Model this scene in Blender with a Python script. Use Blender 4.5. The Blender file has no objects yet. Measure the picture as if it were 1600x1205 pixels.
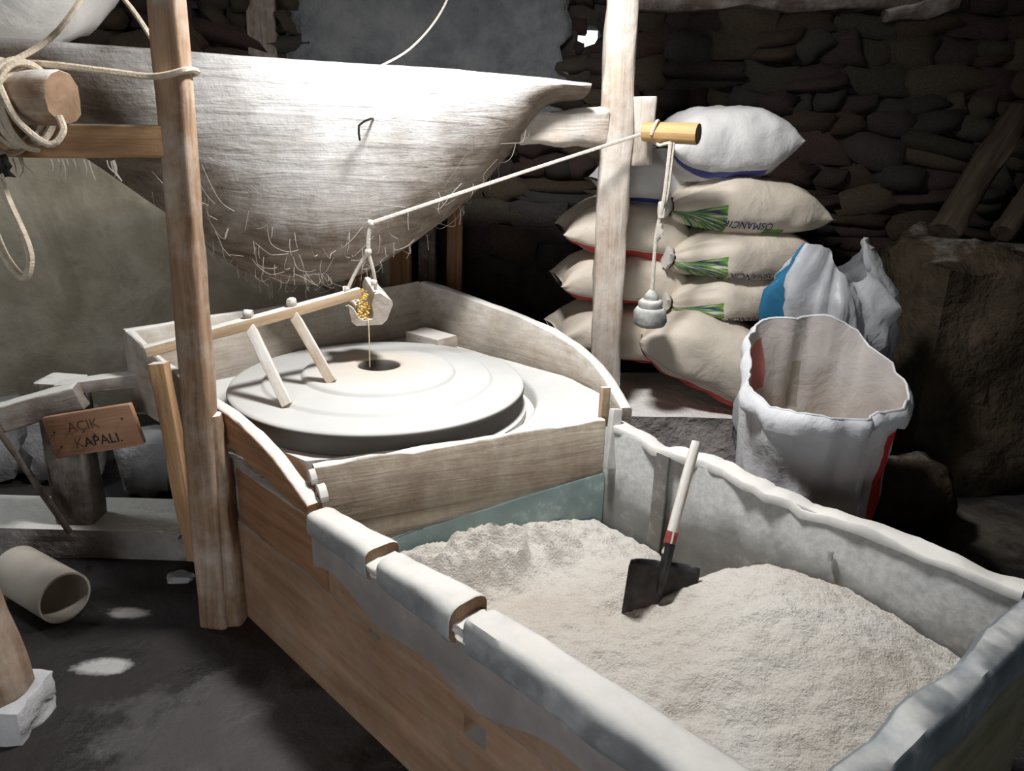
import bpy, bmesh, math, random
from mathutils import Vector, Matrix, noise
random.seed(7)
S = bpy.context.scene
COL = S.collection
V = Vector

# ------------------------------------------------------------------ camera
PITCH, ROLL, FPX = math.radians(18.5), math.radians(1.5), 1220.0
fw = V((0, math.cos(PITCH), -math.sin(PITCH)))
r0 = V((1, 0, 0)); u0 = r0.cross(fw)
rr = math.cos(ROLL)*r0 + math.sin(ROLL)*u0
uu = -math.sin(ROLL)*r0 + math.cos(ROLL)*u0
cam = bpy.data.objects.new('camera', bpy.data.cameras.new('camera'))
COL.objects.link(cam)
cam.data.sensor_width = 36; cam.data.lens = FPX/1600*36; cam.data.clip_start = .02
cam.matrix_world = Matrix(((rr.x, uu.x, -fw.x, 0), (rr.y, uu.y, -fw.y, 0), (rr.z, uu.z, -fw.z, 1.6), (0, 0, 0, 1)))
S.camera = cam

# ------------------------------------------------------------------ light
w = bpy.data.worlds.new('daylight'); S.world = w; w.use_nodes = True
w.node_tree.nodes['Background'].inputs[0].default_value = (.9, .95, 1, 1)
w.node_tree.nodes['Background'].inputs[1].default_value = 2.5
def area(name, loc, target, sx, sy, energy, col):
    l = bpy.data.lights.new(name, 'AREA'); l.shape = 'RECTANGLE'; l.size = sx; l.size_y = sy
    l.energy = energy; l.color = col
    o = bpy.data.objects.new(name, l); COL.objects.link(o); o.location = loc
    o.rotation_euler = (V(target)-V(loc)).to_track_quat('-Z', 'Y').to_euler()
    return o
SKY = (-.03, 2.27, 2.58)
area('roof_window_daylight', SKY, (SKY[0], SKY[1], 0), .26, .26, 58, (.985, .99, 1))
area('doorway_daylight', (-.7, -1.93, 1.15), (-.7, 3, .9), 1.1, 1.8, 22, (.86, .93, 1))
SKY2 = (-2.75, 2.95, 2.58)
area('second_roof_window_daylight', SKY2, (SKY2[0], SKY2[1], 0), .4, .4, 13, (.84, .92, 1))
S.view_settings.view_transform = 'Standard'; S.view_settings.look = 'None'
S.view_settings.gamma = 1; S.view_settings.use_curve_mapping = False
S.view_settings.exposure = .12

# ------------------------------------------------------------------ node helpers
def newmat(name):
    m = bpy.data.materials.new(name); m.use_nodes = True
    nt = m.node_tree; b = nt.nodes['Principled BSDF']
    return m, nt, b
def N(nt, typ, **kw):
    n = nt.nodes.new(typ)
    for k, v in kw.items():
        if k in n.inputs.keys() if isinstance(k, str) else False: n.inputs[k].default_value = v
        else: setattr(n, k, v)
    return n
def L(nt, a, b): nt.links.new(a, b)
def ramp(nt, fac, stops):
    r = nt.nodes.new('ShaderNodeValToRGB'); e = r.color_ramp.elements
    while len(e) < len(stops): e.new(.5)
    for i, (p, c) in enumerate(stops):
        e[i].position = p; e[i].color = (c[0], c[1], c[2], 1) if not isinstance(c, (int, float)) else (c, c, c, 1)
    L(nt, fac, r.inputs[0]); return r.outputs[0]
def coords(nt, kind='Object', scale=(1, 1, 1)):
    t = nt.nodes.new('ShaderNodeTexCoord'); m = nt.nodes.new('ShaderNodeMapping')
    m.inputs['Scale'].default_value = scale; L(nt, t.outputs[kind], m.inputs[0]); return m.outputs[0]
def noi(nt, vec, scale, detail=5, rough=.55, dist=0):
    n = nt.nodes.new('ShaderNodeTexNoise'); n.inputs['Scale'].default_value = scale
    n.inputs['Detail'].default_value = detail; n.inputs['Roughness'].default_value = rough
    n.inputs['Distortion'].default_value = dist
    if vec is not None: L(nt, vec, n.inputs['Vector'])
    return n.outputs[0]
def mth(nt, op, a, b=None, c=None, clamp=False):
    n = nt.nodes.new('ShaderNodeMath'); n.operation = op; n.use_clamp = clamp
    for i, x in enumerate((a, b, c)):
        if x is None: continue
        if isinstance(x, (int, float)): n.inputs[i].default_value = x
        else: L(nt, x, n.inputs[i])
    return n.outputs[0]
def mixc(nt, fac, a, b, mode='MIX'):
    n = nt.nodes.new('ShaderNodeMix'); n.data_type = 'RGBA'; n.blend_type = mode
    for sock, x in ((n.inputs[0], fac), (n.inputs[6], a), (n.inputs[7], b)):
        if isinstance(x, (int, float)): sock.default_value = x
        elif isinstance(x, tuple): sock.default_value = (x[0], x[1], x[2], 1)
        else: L(nt, x, sock)
    return n.outputs[2]
def bump(nt, b, h, strength=.4, dist=.01):
    n = nt.nodes.new('ShaderNodeBump'); n.inputs['Strength'].default_value = strength
    n.inputs['Distance'].default_value = dist; L(nt, h, n.inputs['Height']); L(nt, n.outputs[0], b.inputs['Normal'])
def updust(nt, lo, hi, nscale=9, amt=.5):
    """dust that has settled on faces that look upward, broken up by noise; on the hopper also its painted lit top"""
    g = nt.nodes.new('ShaderNodeNewGeometry'); s = nt.nodes.new('ShaderNodeSeparateXYZ')
    L(nt, g.outputs['Normal'], s.inputs[0])
    n = noi(nt, coords(nt), nscale, 6, .65)
    v = mth(nt, 'ADD', s.outputs[2], mth(nt, 'MULTIPLY', mth(nt, 'SUBTRACT', n, .5), amt*2))
    m = nt.nodes.new('ShaderNodeMapRange'); m.inputs[1].default_value = lo; m.inputs[2].default_value = hi
    L(nt, v, m.inputs[0]); return m.outputs[0]
FLOUR = (.74, .71, .655)
def wood(name, c1, c2, dust=None, veil=0, grain=(1.2, 16, 16), bumpy=.5, rough=.8, veilcol=FLOUR, stain=.5, dust_lit_col=FLOUR):
    m, nt, b = newmat(name)
    v = coords(nt, 'Object', grain)
    g = noi(nt, v, 2.2, 8, .62, .6)
    col = ramp(nt, g, [(.3, c1), (.68, c2)])
    bl = noi(nt, coords(nt), 3.3, 4, .6)
    col = mixc(nt, stain, col, ramp(nt, bl, [(.3, (.45, .42, .4)), (.65, (1, 1, 1))]), 'MULTIPLY')
    if veil:
        vn = noi(nt, coords(nt), 6, 7, .7)
        f = ramp(nt, vn, [(.5-.35*veil, 0), (.78, min(1, .35+veil))])
        col = mixc(nt, f, col, veilcol)
    if dust:
        col = mixc(nt, updust(nt, *dust), col, dust_lit_col)
    L(nt, col, b.inputs['Base Color']); b.inputs['Roughness'].default_value = rough
    b.inputs['Specular IOR Level'].default_value = .2
    fine = noi(nt, coords(nt), 60, 4, .6)
    bump(nt, b, mth(nt, 'ADD', g, mth(nt, 'MULTIPLY', fine, .3)), bumpy, .008)
    return m
def plain(name, c, rough=.7, var=.25, scale=12, metallic=0, bmp=.2, bscale=80, dust=None, spec=.3, bdist=.004):
    m, nt, b = newmat(name)
    n = noi(nt, coords(nt), scale, 6, .6)
    col = ramp(nt, n, [(.3, tuple(x*(1-var) for x in c)), (.7, tuple(min(1, x*(1+var)) for x in c))])
    if dust: col = mixc(nt, updust(nt, *dust), col, FLOUR)
    L(nt, col, b.inputs['Base Color']); b.inputs['Roughness'].default_value = rough
    b.inputs['Metallic'].default_value = metallic; b.inputs['Specular IOR Level'].default_value = spec
    bump(nt, b, noi(nt, coords(nt), bscale, 5, .6), bmp, bdist)
    return m

# ------------------------------------------------------------------ materials
M = {}
M['post'] = wood('weathered_post_wood', (.2, .115, .065), (.46, .31, .2), dust=(.55, .95, 12, .35), veil=.12, stain=.55)
M['post_white'] = wood('floured_post_wood', (.3, .2, .13), (.55, .43, .33), dust=(.3, .8, 12, .5), veil=.62, stain=.4, bumpy=.8)
M['beam'] = wood('orange_beam_wood', (.26, .14, .07), (.55, .34, .18), dust=(.7, 1.05, 12, .4), stain=.4)
M['brown'] = wood('brown_board_wood', (.24, .115, .06), (.44, .24, .13), dust=(.45, .8, 14, .35), stain=.45)
M['binside'] = wood('tan_bin_board', (.3, .17, .1), (.5, .31, .2), dust=(.7, 1, 9, .3), veil=.12, veilcol=(.5, .42, .33), grain=(1, 9, 9), stain=.55, bumpy=.35)
M['casing'] = wood('floured_casing_wood', (.3, .24, .18), (.5, .42, .34), dust=(.25, .7, 14, .4), veil=.5, stain=.35, veilcol=(.6, .56, .5), bumpy=.6)
M['partition'] = wood('partition_wood', (.2, .145, .1), (.37, .28, .21), dust=(.4, .8, 12, .35), veil=.5, stain=.45, veilcol=(.55, .49, .39), bumpy=.5)
M['hopper'] = wood('hopper_wood', (.12, .09, .066), (.32, .255, .2), dust=(-.4, .12, 10, .22), veil=.06, grain=(1, 11, 11), veilcol=(.62, .57, .51), bumpy=1, stain=.45, dust_lit_col=(.92, .91, .89))  # flour dust, plus lit upper front and shaded underside put into the colour
M['stick'] = wood('pale_stick_wood', (.42, .28, .17), (.62, .46, .3), dust=(.1, .5, 14, .3), stain=.25)
M['dowel'] = wood('clean_dowel_wood', (.48, .28, .12), (.62, .42, .2), stain=.25, bumpy=.25)
M['endgrain'] = wood('cut_wood_end', (.2, .12, .07), (.38, .25, .16), grain=(6, 6, 6), stain=.4)
M['oldwood'] = wood('dim_old_wood', (.07, .05, .038), (.2, .15, .12), dust=(.55, 1, 10, .5), veil=.1, stain=.5)
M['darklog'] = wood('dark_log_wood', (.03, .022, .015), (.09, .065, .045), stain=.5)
M['railwood'] = wood('grey_dusty_rail_wood', (.16, .12, .095), (.32, .26, .22), dust=(.5, .9, 10, .5), veil=.15, stain=.5)
M['signwood'] = wood('sign_board_wood', (.42, .22, .13), (.56, .32, .2), stain=.35, bumpy=.3)
M['flour'] = None
m, nt, b = newmat('ground_flour')
n1 = noi(nt, coords(nt), 2.2, 3, .5); n2 = noi(nt, coords(nt), 70, 8, .7)
c = ramp(nt, n1, [(.35, (.68, .61, .53)), (.65, (.77, .73, .67))])
c = mixc(nt, .25, c, ramp(nt, n2, [(.3, (.62, .55, .47)), (.65, (1, 1, 1))]), 'MULTIPLY')
L(nt, c, b.inputs[0]); b.inputs['Roughness'].default_value = .95; b.inputs['Specular IOR Level'].default_value = .05
bump(nt, b, mth(nt, 'ADD', mth(nt, 'MULTIPLY', n2, .9), noi(nt, coords(nt), 130, 4, .6)), .75, .014)
M['flour'] = m
M['shelfflour'] = plain('settled_white_flour', (.66, .65, .62), .95, .06, 5, bmp=.3, bscale=45, spec=.05)
m, nt, b = newmat('floured_millstone')
n1 = noi(nt, coords(nt), 4, 4, .5)
c = ramp(nt, n1, [(.3, (.57, .56, .53)), (.7, (.65, .64, .61))])
gd = nt.nodes.new('ShaderNodeTexCoord'); sp = nt.nodes.new('ShaderNodeVectorMath'); sp.operation = 'LENGTH'
cb = nt.nodes.new('ShaderNodeVectorMath'); cb.operation = 'MULTIPLY'; cb.inputs[1].default_value = (1, 1, 0)
L(nt, gd.outputs['Object'], cb.inputs[0]); L(nt, cb.outputs[0], sp.inputs[0])
tan = ramp(nt, mth(nt, 'ADD', sp.outputs['Value'], mth(nt, 'MULTIPLY', noi(nt, coords(nt), 9), .06)), [(.1, 1.0), (.29, 0.0)])
c = mixc(nt, mth(nt, 'MULTIPLY', tan, .75), c, (.6, .5, .4))
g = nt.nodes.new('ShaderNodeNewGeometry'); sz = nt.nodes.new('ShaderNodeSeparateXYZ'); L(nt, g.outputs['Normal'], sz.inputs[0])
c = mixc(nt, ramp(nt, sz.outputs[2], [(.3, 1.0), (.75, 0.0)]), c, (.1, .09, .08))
L(nt, c, b.inputs[0]); b.inputs['Roughness'].default_value = .9; b.inputs['Specular IOR Level'].default_value = .1
M['stone'] = m
def sheet(name, base, dustlo, dusthi, veil, metallic=.55, rough=.48):
    m, nt, b = newmat(name)
    n = noi(nt, coords(nt), 5, 6, .6); f = noi(nt, coords(nt), 26, 7, .7)
    col = ramp(nt, n, [(.3, tuple(x*.7 for x in base)), (.7, tuple(x*1.25 for x in base))])
    vf = ramp(nt, mth(nt, 'ADD', mth(nt, 'MULTIPLY', n, .5), mth(nt, 'MULTIPLY', f, .5)), [(.62-.3*veil, 0.0), (.75-.2*veil, .25+.6*veil)])
    ud = updust(nt, dustlo, dusthi, 11, .35)
    d = mth(nt, 'MAXIMUM', vf, ud)
    L(nt, mixc(nt, d, col, FLOUR), b.inputs[0])
    L(nt, mth(nt, 'MULTIPLY', mth(nt, 'SUBTRACT', 1, d), metallic), b.inputs['Metallic'])
    L(nt, mth(nt, 'ADD', rough, mth(nt, 'MULTIPLY', d, .45), clamp=True), b.inputs['Roughness'])
    bump(nt, b, noi(nt, coords(nt), 7, 4, .5), .35, .02)
    return m
M['sheet'] = sheet('dull_sheet_metal', (.36, .32, .3), .75, 1.15, .2, .2, .55)
M['sheetwrap'] = sheet('floured_sheet_metal', (.42, .43, .44), .3, 1.05, .4)
M['sheetrim'] = sheet('white_floured_metal_rim', (.4, .41, .42), -.2, .4, .6)
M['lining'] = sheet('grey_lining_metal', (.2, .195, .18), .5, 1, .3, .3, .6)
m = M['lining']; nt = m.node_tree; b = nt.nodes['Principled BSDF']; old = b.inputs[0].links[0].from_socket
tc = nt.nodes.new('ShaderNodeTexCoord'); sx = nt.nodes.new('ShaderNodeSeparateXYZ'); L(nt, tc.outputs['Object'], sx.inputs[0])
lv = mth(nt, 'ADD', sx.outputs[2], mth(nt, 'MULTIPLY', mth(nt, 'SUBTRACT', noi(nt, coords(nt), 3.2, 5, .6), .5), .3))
pale_up = mth(nt, 'MULTIPLY', ramp(nt, lv, [(.4, 0.0), (.47, 1.0)]), ramp(nt, noi(nt, coords(nt), 45, 7, .7), [(.3, .35), (.6, .8)]))  # lining paler above a wavy level, darker below
L(nt, mixc(nt, pale_up, old, (.6, .6, .59)), b.inputs[0]); b.inputs['Metallic'].default_value = .1
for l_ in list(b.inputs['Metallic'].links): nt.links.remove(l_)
M['endsheet'] = sheet('blue_grey_sheet_metal', (.24, .28, .31), .75, 1.25, .3, .5, .42)
M['teal'] = sheet('teal_sheet_metal', (.2, .26, .25), .75, 1.2, .3, .3, .5)
M['green'] = wood('green_stained_board', (.13, .15, .09), (.32, .27, .19), veil=.1, veilcol=(.3, .36, .33), grain=(1, 6, 6), stain=.5)
m, nt, b = newmat('plaster_wall')
v = coords(nt)
a1 = noi(nt, v, 1.3, 6, .6, .8); a2 = noi(nt, v, 5, 6, .6); a3 = noi(nt, v, 2.4, 5, .65, 1.5)
c = ramp(nt, a1, [(.25, (.27, .225, .155)), (.5, (.46, .4, .3)), (.75, (.58, .53, .44))])
c = mixc(nt, .6, c, ramp(nt, a2, [(.3, (.55, .52, .5)), (.65, (1, 1, 1))]), 'MULTIPLY')
c = mixc(nt, ramp(nt, a3, [(.6, 0.0), (.78, .6)]), c, (.2, .17, .13))
L(nt, c, b.inputs[0]); b.inputs['Roughness'].default_value = .95; b.inputs['Specular IOR Level'].default_value = .1
bump(nt, b, mth(nt, 'ADD', a2, a1), .7, .03); M['plaster'] = m
M['mortar'] = plain('dark_earth_mortar', (.045, .036, .032), .95, .4, 9, bmp=.6, bscale=25, bdist=.02, spec=.05)
m, nt, b = newmat('grey_rear_plaster')
c = ramp(nt, noi(nt, coords(nt), 4, 6, .65), [(.3, (.07, .07, .075)), (.55, (.16, .165, .17)), (.75, (.24, .235, .23))])
L(nt, c, b.inputs[0]); b.inputs['Roughness'].default_value = .95
bump(nt, b, noi(nt, coords(nt), 6, 6, .6), .9, .06); M['greyplaster'] = m
m, nt, b = newmat('rubble_stone')
oi = nt.nodes.new('ShaderNodeObjectInfo')
c = ramp(nt, oi.outputs['Random'], [(0, (.17, .13, .085)), (.25, (.13, .085, .08)), (.45, (.12, .12, .115)), (.62, (.2, .16, .11)), (.8, (.1, .1, .085)), (1, (.16, .105, .1))])
c = mixc(nt, .7, c, ramp(nt, noi(nt, coords(nt), 13, 7, .7), [(.3, (.26, .235, .225)), (.68, (1.1, 1.02, .98))]), 'MULTIPLY')
L(nt, c, b.inputs[0]); b.inputs['Roughness'].default_value = .93; b.inputs['Specular IOR Level'].default_value = .1
bump(nt, b, noi(nt, coords(nt), 16, 8, .7), .9, .04); M['rubble'] = m
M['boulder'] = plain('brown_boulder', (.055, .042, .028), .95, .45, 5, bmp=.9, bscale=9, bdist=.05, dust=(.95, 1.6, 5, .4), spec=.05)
M['ledge'] = plain('pale_dusty_ledge', (.3, .27, .25), .95, .4, 7, bmp=.8, bscale=14, bdist=.03, dust=(.4, .95, 6, .4), spec=.05)
m, nt, b = newmat('dark_earth_floor')
t = nt.nodes.new('ShaderNodeTexCoord')
col = ramp(nt, noi(nt, coords(nt), 5, 7, .65), [(.3, (.012, .009, .009)), (.7, (.034, .027, .025))])
wob = nt.nodes.new('ShaderNodeTexNoise'); wob.inputs['Scale'].default_value = 5; wob.inputs['Detail'].default_value = 6
L(nt, t.outputs['Object'], wob.inputs['Vector'])
wob2 = noi(nt, t.outputs['Object'], 9, 7, .65)
def patch(cx, cy, rx, ry, colr, soft, wobble, col):
    wobble *= 1.5
    s = nt.nodes.new('ShaderNodeVectorMath'); s.operation = 'SUBTRACT'; s.inputs[1].default_value = (cx, cy, 0); L(nt, t.outputs['Object'], s.inputs[0])
    k = nt.nodes.new('ShaderNodeVectorMath'); k.operation = 'MULTIPLY'; k.inputs[1].default_value = (1/rx, 1/ry, 0); L(nt, s.outputs[0], k.inputs[0])
    le = nt.nodes.new('ShaderNodeVectorMath'); le.operation = 'LENGTH'; L(nt, k.outputs[0], le.inputs[0])
    d = mth(nt, 'ADD', le.outputs['Value'], mth(nt, 'MULTIPLY', mth(nt, 'SUBTRACT', wob2, .5), wobble))
    return mixc(nt, ramp(nt, d, [(1-soft, 1.0), (1, 0.0)]), col, colr)
col = patch(-.72, 1.72, .42, .27, (.075, .066, .066), .3, 1.2, col)
col = patch(-.8, 1.45, .22, .2, (.09, .08, .078), .4, 1.4, col)
col = patch(-1.22, 1.98, .09, .045, (.5, .48, .46), .5, 1.6, col)
col = patch(-1.27, 2.25, .1, .03, (.4, .36, .34), .6, 2, col)
col = patch(-1.06, 1.47, .13, .12, (.3, .3, .32), .35, 1.2, col)
col = patch(-1.2, 1.3, .3, .2, (.07, .07, .075), .5, 1.4, col)
col = patch(1.9, 3.0, .6, .35, (.1, .085, .065), .8, 1.5, col)
L(nt, col, b.inputs[0]); L(nt, ramp(nt, wob.outputs[0], [(.35, .42), (.6, .85)]), b.inputs['Roughness'])
bump(nt, b, noi(nt, coords(nt), 11, 8, .65), .7, .03); M['floor'] = m
M['rope'] = plain('cream_rope', (.62, .52, .4), .9, .2, 60, bmp=.8, bscale=160, bdist=.006, spec=.1)
M['string'] = plain('pale_string', (.66, .6, .52), .9, .15, 60, bmp=.8, bscale=200, bdist=.004, spec=.1)
M['web'] = plain('dusty_cobweb', (.42, .38, .33), .95, .1, 20, spec=.05)
M['iron'] = plain('dark_shovel_steel', (.045, .042, .042), .45, .6, 16, metallic=.6, bmp=.3, bscale=30, dust=(1.0, 1.35, 14, .45))
M['weight'] = plain('floured_iron_weight', (.3, .3, .28), .8, .35, 26, bmp=.6, bscale=50, dust=(.2, .9, 22, .5))
M['plate'] = plain('zinc_plate', (.42, .42, .42), .45, .4, 25, metallic=.6)
M['pvc'] = plain('cream_plastic_pipe', (.5, .45, .38), .5, .2, 5, bmp=.1)
M['ink'] = plain('black_marker_ink', (.03, .025, .025), .7, .3)
M['inkfaint'] = plain('faded_marker_ink', (.16, .09, .06), .8, .3)
M['navy'] = plain('navy_print', (.03, .035, .1), .6, .3)
M['corn'] = plain('golden_grain', (.85, .55, .16), .55, .25, 40)
M['trickle'] = plain('falling_meal', (.66, .52, .32), .8, .2)
M['dark'] = plain('dark_void_wood', (.02, .016, .015), .95, .3)
M['whitewash'] = plain('white_stone_foot', (.58, .57, .57), .9, .2, 6, bmp=.6, bscale=14, bdist=.02)
M['redhandle'] = plain('red_tape', (.3, .06, .05), .7, .4, 20)
M['rock'] = plain('pale_rock', (.34, .33, .33), .9, .3, 6, bmp=.7, bscale=14, bdist=.03)

def cloth(name, base, prints=(), trans=.0, rough=.55, fan=False, weave=True):
    """woven plastic sack; prints = (u0,u1,v0,v1,colour) rectangles in the sack's own uv"""
    m, nt, b = newmat(name)
    uv = nt.nodes.new('ShaderNodeUVMap'); s = nt.nodes.new('ShaderNodeSeparateXYZ'); L(nt, uv.outputs[0], s.inputs[0])
    wn = noi(nt, coords(nt), 5, 4, .5)
    n = noi(nt, coords(nt), 4, 5, .6)
    col = ramp(nt, n, [(.3, tuple(x*.86 for x in base)), (.7, base)])
    j = mth(nt, 'MULTIPLY', mth(nt, 'SUBTRACT', wn, .5), .03)
    u = mth(nt, 'ADD', s.outputs[0], j); v = mth(nt, 'ADD', s.outputs[1], j)
    def mask(u0, u1, v0, v1):
        a = mth(nt, 'MULTIPLY', mth(nt, 'GREATER_THAN', u, u0), mth(nt, 'LESS_THAN', u, u1))
        c = mth(nt, 'MULTIPLY', mth(nt, 'GREATER_THAN', v, v0), mth(nt, 'LESS_THAN', v, v1))
        return mth(nt, 'MULTIPLY', a, c)
    for (u0_, u1_, v0_, v1_, cc) in prints:
        col = mixc(nt, mask(u0_, u1_, v0_, v1_), col, cc)
    if fan:
        rat = mth(nt, 'DIVIDE', mth(nt, 'SUBTRACT', s.outputs[1], .46), mth(nt, 'ADD', s.outputs[0], .05))
        cmb = nt.nodes.new('ShaderNodeCombineXYZ'); L(nt, mth(nt, 'MULTIPLY', u, 4), cmb.inputs[0]); L(nt, mth(nt, 'MULTIPLY', rat, 12), cmb.inputs[1])
        fn = noi(nt, cmb.outputs[0], 1.6, 3, .5)
        fc = ramp(nt, fn, [(.42, (.03, .045, .14)), (.47, (.08, .19, .03)), (.54, (.17, .3, .05)), (.63, (.6, .57, .48))])
        fm = mth(nt, 'MULTIPLY', mth(nt, 'LESS_THAN', rat, .16), mth(nt, 'GREATER_THAN', rat, -1.1))
        fm = mth(nt, 'MULTIPLY', fm, mth(nt, 'LESS_THAN', mth(nt, 'ADD', u, mth(nt, 'MULTIPLY', mth(nt, 'ABSOLUTE', mth(nt, 'ADD', rat, .4)), .07)), .3))
        col = mixc(nt, fm, col, fc)
    L(nt, col, b.inputs[0]); b.inputs['Roughness'].default_value = rough; b.inputs['Specular IOR Level'].default_value = .3
    if trans:
        b.inputs['Subsurface Weight'].default_value = 0
        tr = nt.nodes.new('ShaderNodeBsdfTranslucent'); L(nt, col, tr.inputs[0])
        mx = nt.nodes.new('ShaderNodeMixShader'); mx.inputs[0].default_value = trans
        L(nt, b.outputs[0], mx.inputs[1]); L(nt, tr.outputs[0], mx.inputs[2])
        L(nt, mx.outputs[0], nt.nodes['Material Output'].inputs[0])
    bump(nt, b, mth(nt, 'ADD', noi(nt, coords(nt), 7, 5, .6, .6), mth(nt, 'MULTIPLY', noi(nt, coords(nt), 28, 4, .6, 1), .2)), .32, .03)
    return m
RED, BLUE, GREEN = (.42, .045, .04), (.05, .06, .25), (.1, .22, .04)
CREAM = (.64, .56, .46)
M['sack_fan'] = cloth('printed_flour_sack', CREAM, [(.55, .69, .36, .4, GREEN)], fan=True)
M['sack_fan2'] = cloth('printed_flour_sack_plain', CREAM, fan=True)
M['sack_red'] = cloth('red_striped_sack', CREAM, [(0, 1, .33, .415, RED), (0, 1, .425, .43, (.35, .3, .27))])
M['sack_red2'] = cloth('red_edged_sack', CREAM, [(0, 1, .3, .385, RED), (0, 1, .395, .4, (.35, .3, .27)), (0, 1, .41, .415, (.35, .3, .27))])
M['sack_blue'] = cloth('blue_striped_sack', (.68, .66, .64), [(0, .75, .345, .395, BLUE)])
M['sack_bundle'] = cloth('white_bundle_cloth', (.72, .69, .65))
M['sack_open'] = cloth('white_open_sack', (.88, .88, .9), [(.9, .955, .08, .8, (.75, .07, .09))], trans=.25)
M['sack_in'] = cloth('sack_inside', (.66, .6, .56), [(.345, .42, .4, .85, (.6, .22, .2)), (.25, .275, .2, .6, (.42, .38, .32))], trans=.3)
M['sack_clear'] = cloth('translucent_sack', (.66, .66, .68), [(.5, .585, 0, 1, (.04, .2, .36)), (.715, .755, .1, .62, (.04, .18, .32)), (.88, .93, .35, .5, (.04, .2, .42))], trans=.35, rough=.35)

# ------------------------------------------------------------------ mesh helpers
def obj(name, verts, faces, mat, parent=None, mw=None, smooth=True, uvs=None, mats=None, fmat=None):
    me = bpy.data.meshes.new(name); me.from_pydata([tuple(v) for v in verts], [], faces)
    for x in (mats or [mat]): me.materials.append(M[x] if isinstance(x, str) else x)
    if fmat: me.polygons.foreach_set('material_index', fmat)
    if uvs:
        uvl = me.uv_layers.new(name='UVMap')
        for p in me.polygons:
            for k, li in enumerate(p.loop_indices): uvl.data[li].uv = uvs[p.index][k]
    bm = bmesh.new(); bm.from_mesh(me); bmesh.ops.recalc_face_normals(bm, faces=bm.faces); bm.to_mesh(me); bm.free()
    me.polygons.foreach_set('use_smooth', [smooth]*len(me.polygons))
    if smooth:
        try: me.set_sharp_from_angle(angle=math.radians(48))
        except Exception: pass
    o = bpy.data.objects.new(name, me); COL.objects.link(o)
    mw = mw or Matrix.Identity(4)
    if parent is not None:
        o.parent = parent
        o.matrix_local = parent.matrix_basis.inverted() @ mw
    else: o.matrix_basis = mw
    return o
def thing(name, label, cat, loc=(0, 0, 0), group=None):
    o = bpy.data.objects.new(name, None); COL.objects.link(o); o.location = loc; o.empty_display_size = .05
    o.matrix_basis = Matrix.Translation(loc)
    return tag(o, label, cat, group)
def tag(o, label, cat, group=None, kind=None):
    if label: o['label'] = label
    if cat: o['category'] = cat
    if group: o['group'] = group
    if kind: o['kind'] = kind
    return o
def struct(o, label=None):
    o['kind'] = 'structure'
    if label: o['label'] = label
    return o
def fr(p, s=3.0, seed=0.0): return noise.fractal(V(p)*s+V((seed, seed*1.7, -seed)), 1, 2, 4)
def frame(p0, p1, up=(0, 0, 1)):
    p0, p1 = V(p0), V(p1); x = (p1-p0).normalized(); z = V(up)-V(up).dot(x)*x
    if z.length < 1e-4: z = V((0, -1, 0))-V((0, -1, 0)).dot(x)*x
    z.normalize(); y = z.cross(x)
    return Matrix(((x.x, y.x, z.x, p0.x), (x.y, y.y, z.y, p0.y), (x.z, y.z, z.z, p0.z), (0, 0, 0, 1)))
def loft(rings, cap0=True, cap1=True, closed=True):
    n = len(rings[0]); vs = [p for r in rings for p in r]; fs = []
    for i in range(len(rings)-1):
        for j in range(n if closed else n-1):
            k = (j+1) % n; fs.append((i*n+j, i*n+k, (i+1)*n+k, (i+1)*n+j))
    if cap0: fs.append(tuple(range(n)))
    if cap1: fs.append(tuple((len(rings)-1)*n+j for j in range(n)))
    return vs, fs
def section(wd, ht, rnd, per=3):
    """rounded rectangle in y,z; rnd 1 = ellipse"""
    pts = []
    rx, rz = wd/2*rnd, ht/2*rnd
    for q, (sx, sz) in enumerate(((1, 1), (-1, 1), (-1, -1), (1, -1))):
        for k in range(per+1):
            a = math.pi/2*(q+k/per)
            pts.append((sx*(wd/2-rx)+rx*math.cos(a), sz*(ht/2-rz)+rz*math.sin(a)))
    return pts
def beam(name, p0, p1, wd, ht, mat, parent=None, up=(0, 0, 1), rnd=.18, seg=12, jit=.004, taper=(1, 1), bow=0, endmat=None, seed=None):
    mw = frame(p0, p1, up); ln = (V(p1)-V(p0)).length; seed = random.random()*50 if seed is None else seed
    sec = section(wd, ht, rnd); rings = []
    for i in range(seg+1):
        t = i/seg; k = taper[0]+(taper[1]-taper[0])*t; x = ln*t
        if i == 0: ks = [(x, k*.96), (min(.004, ln*.02), k)]
        elif i == seg: ks = [(ln-min(.004, ln*.02), k), (x, k*.96)]
        else: ks = [(x, k)]
        for (xx, kk) in ks:
            rings.append([V((xx, y*kk+jit*fr((xx, y*3, z*3), 5, seed)+bow*math.sin(math.pi*t), z*kk+jit*fr((xx, y*3, z*3), 5, seed+9))) for y, z in sec])
    vs, fs = loft(rings)
    if endmat: return obj(name, vs, fs, mat, parent, mw, mats=[mat, endmat], fmat=[0]*(len(fs)-2)+[1, 1])
    return obj(name, vs, fs, mat, parent, mw)
def smoothpath(pts, sub=6):
    P = [V(p) for p in pts]; out = []
    for i in range(len(P)-1):
        a, b_, c_, d = P[max(i-1, 0)], P[i], P[i+1], P[min(i+2, len(P)-1)]
        for k in range(sub):
            t = k/sub; out.append(.5*((2*b_)+(c_-a)*t+(2*a-5*b_+4*c_-d)*t*t+(3*b_-a-3*c_+d)*t**3))
    return out+[P[-1]]
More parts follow.
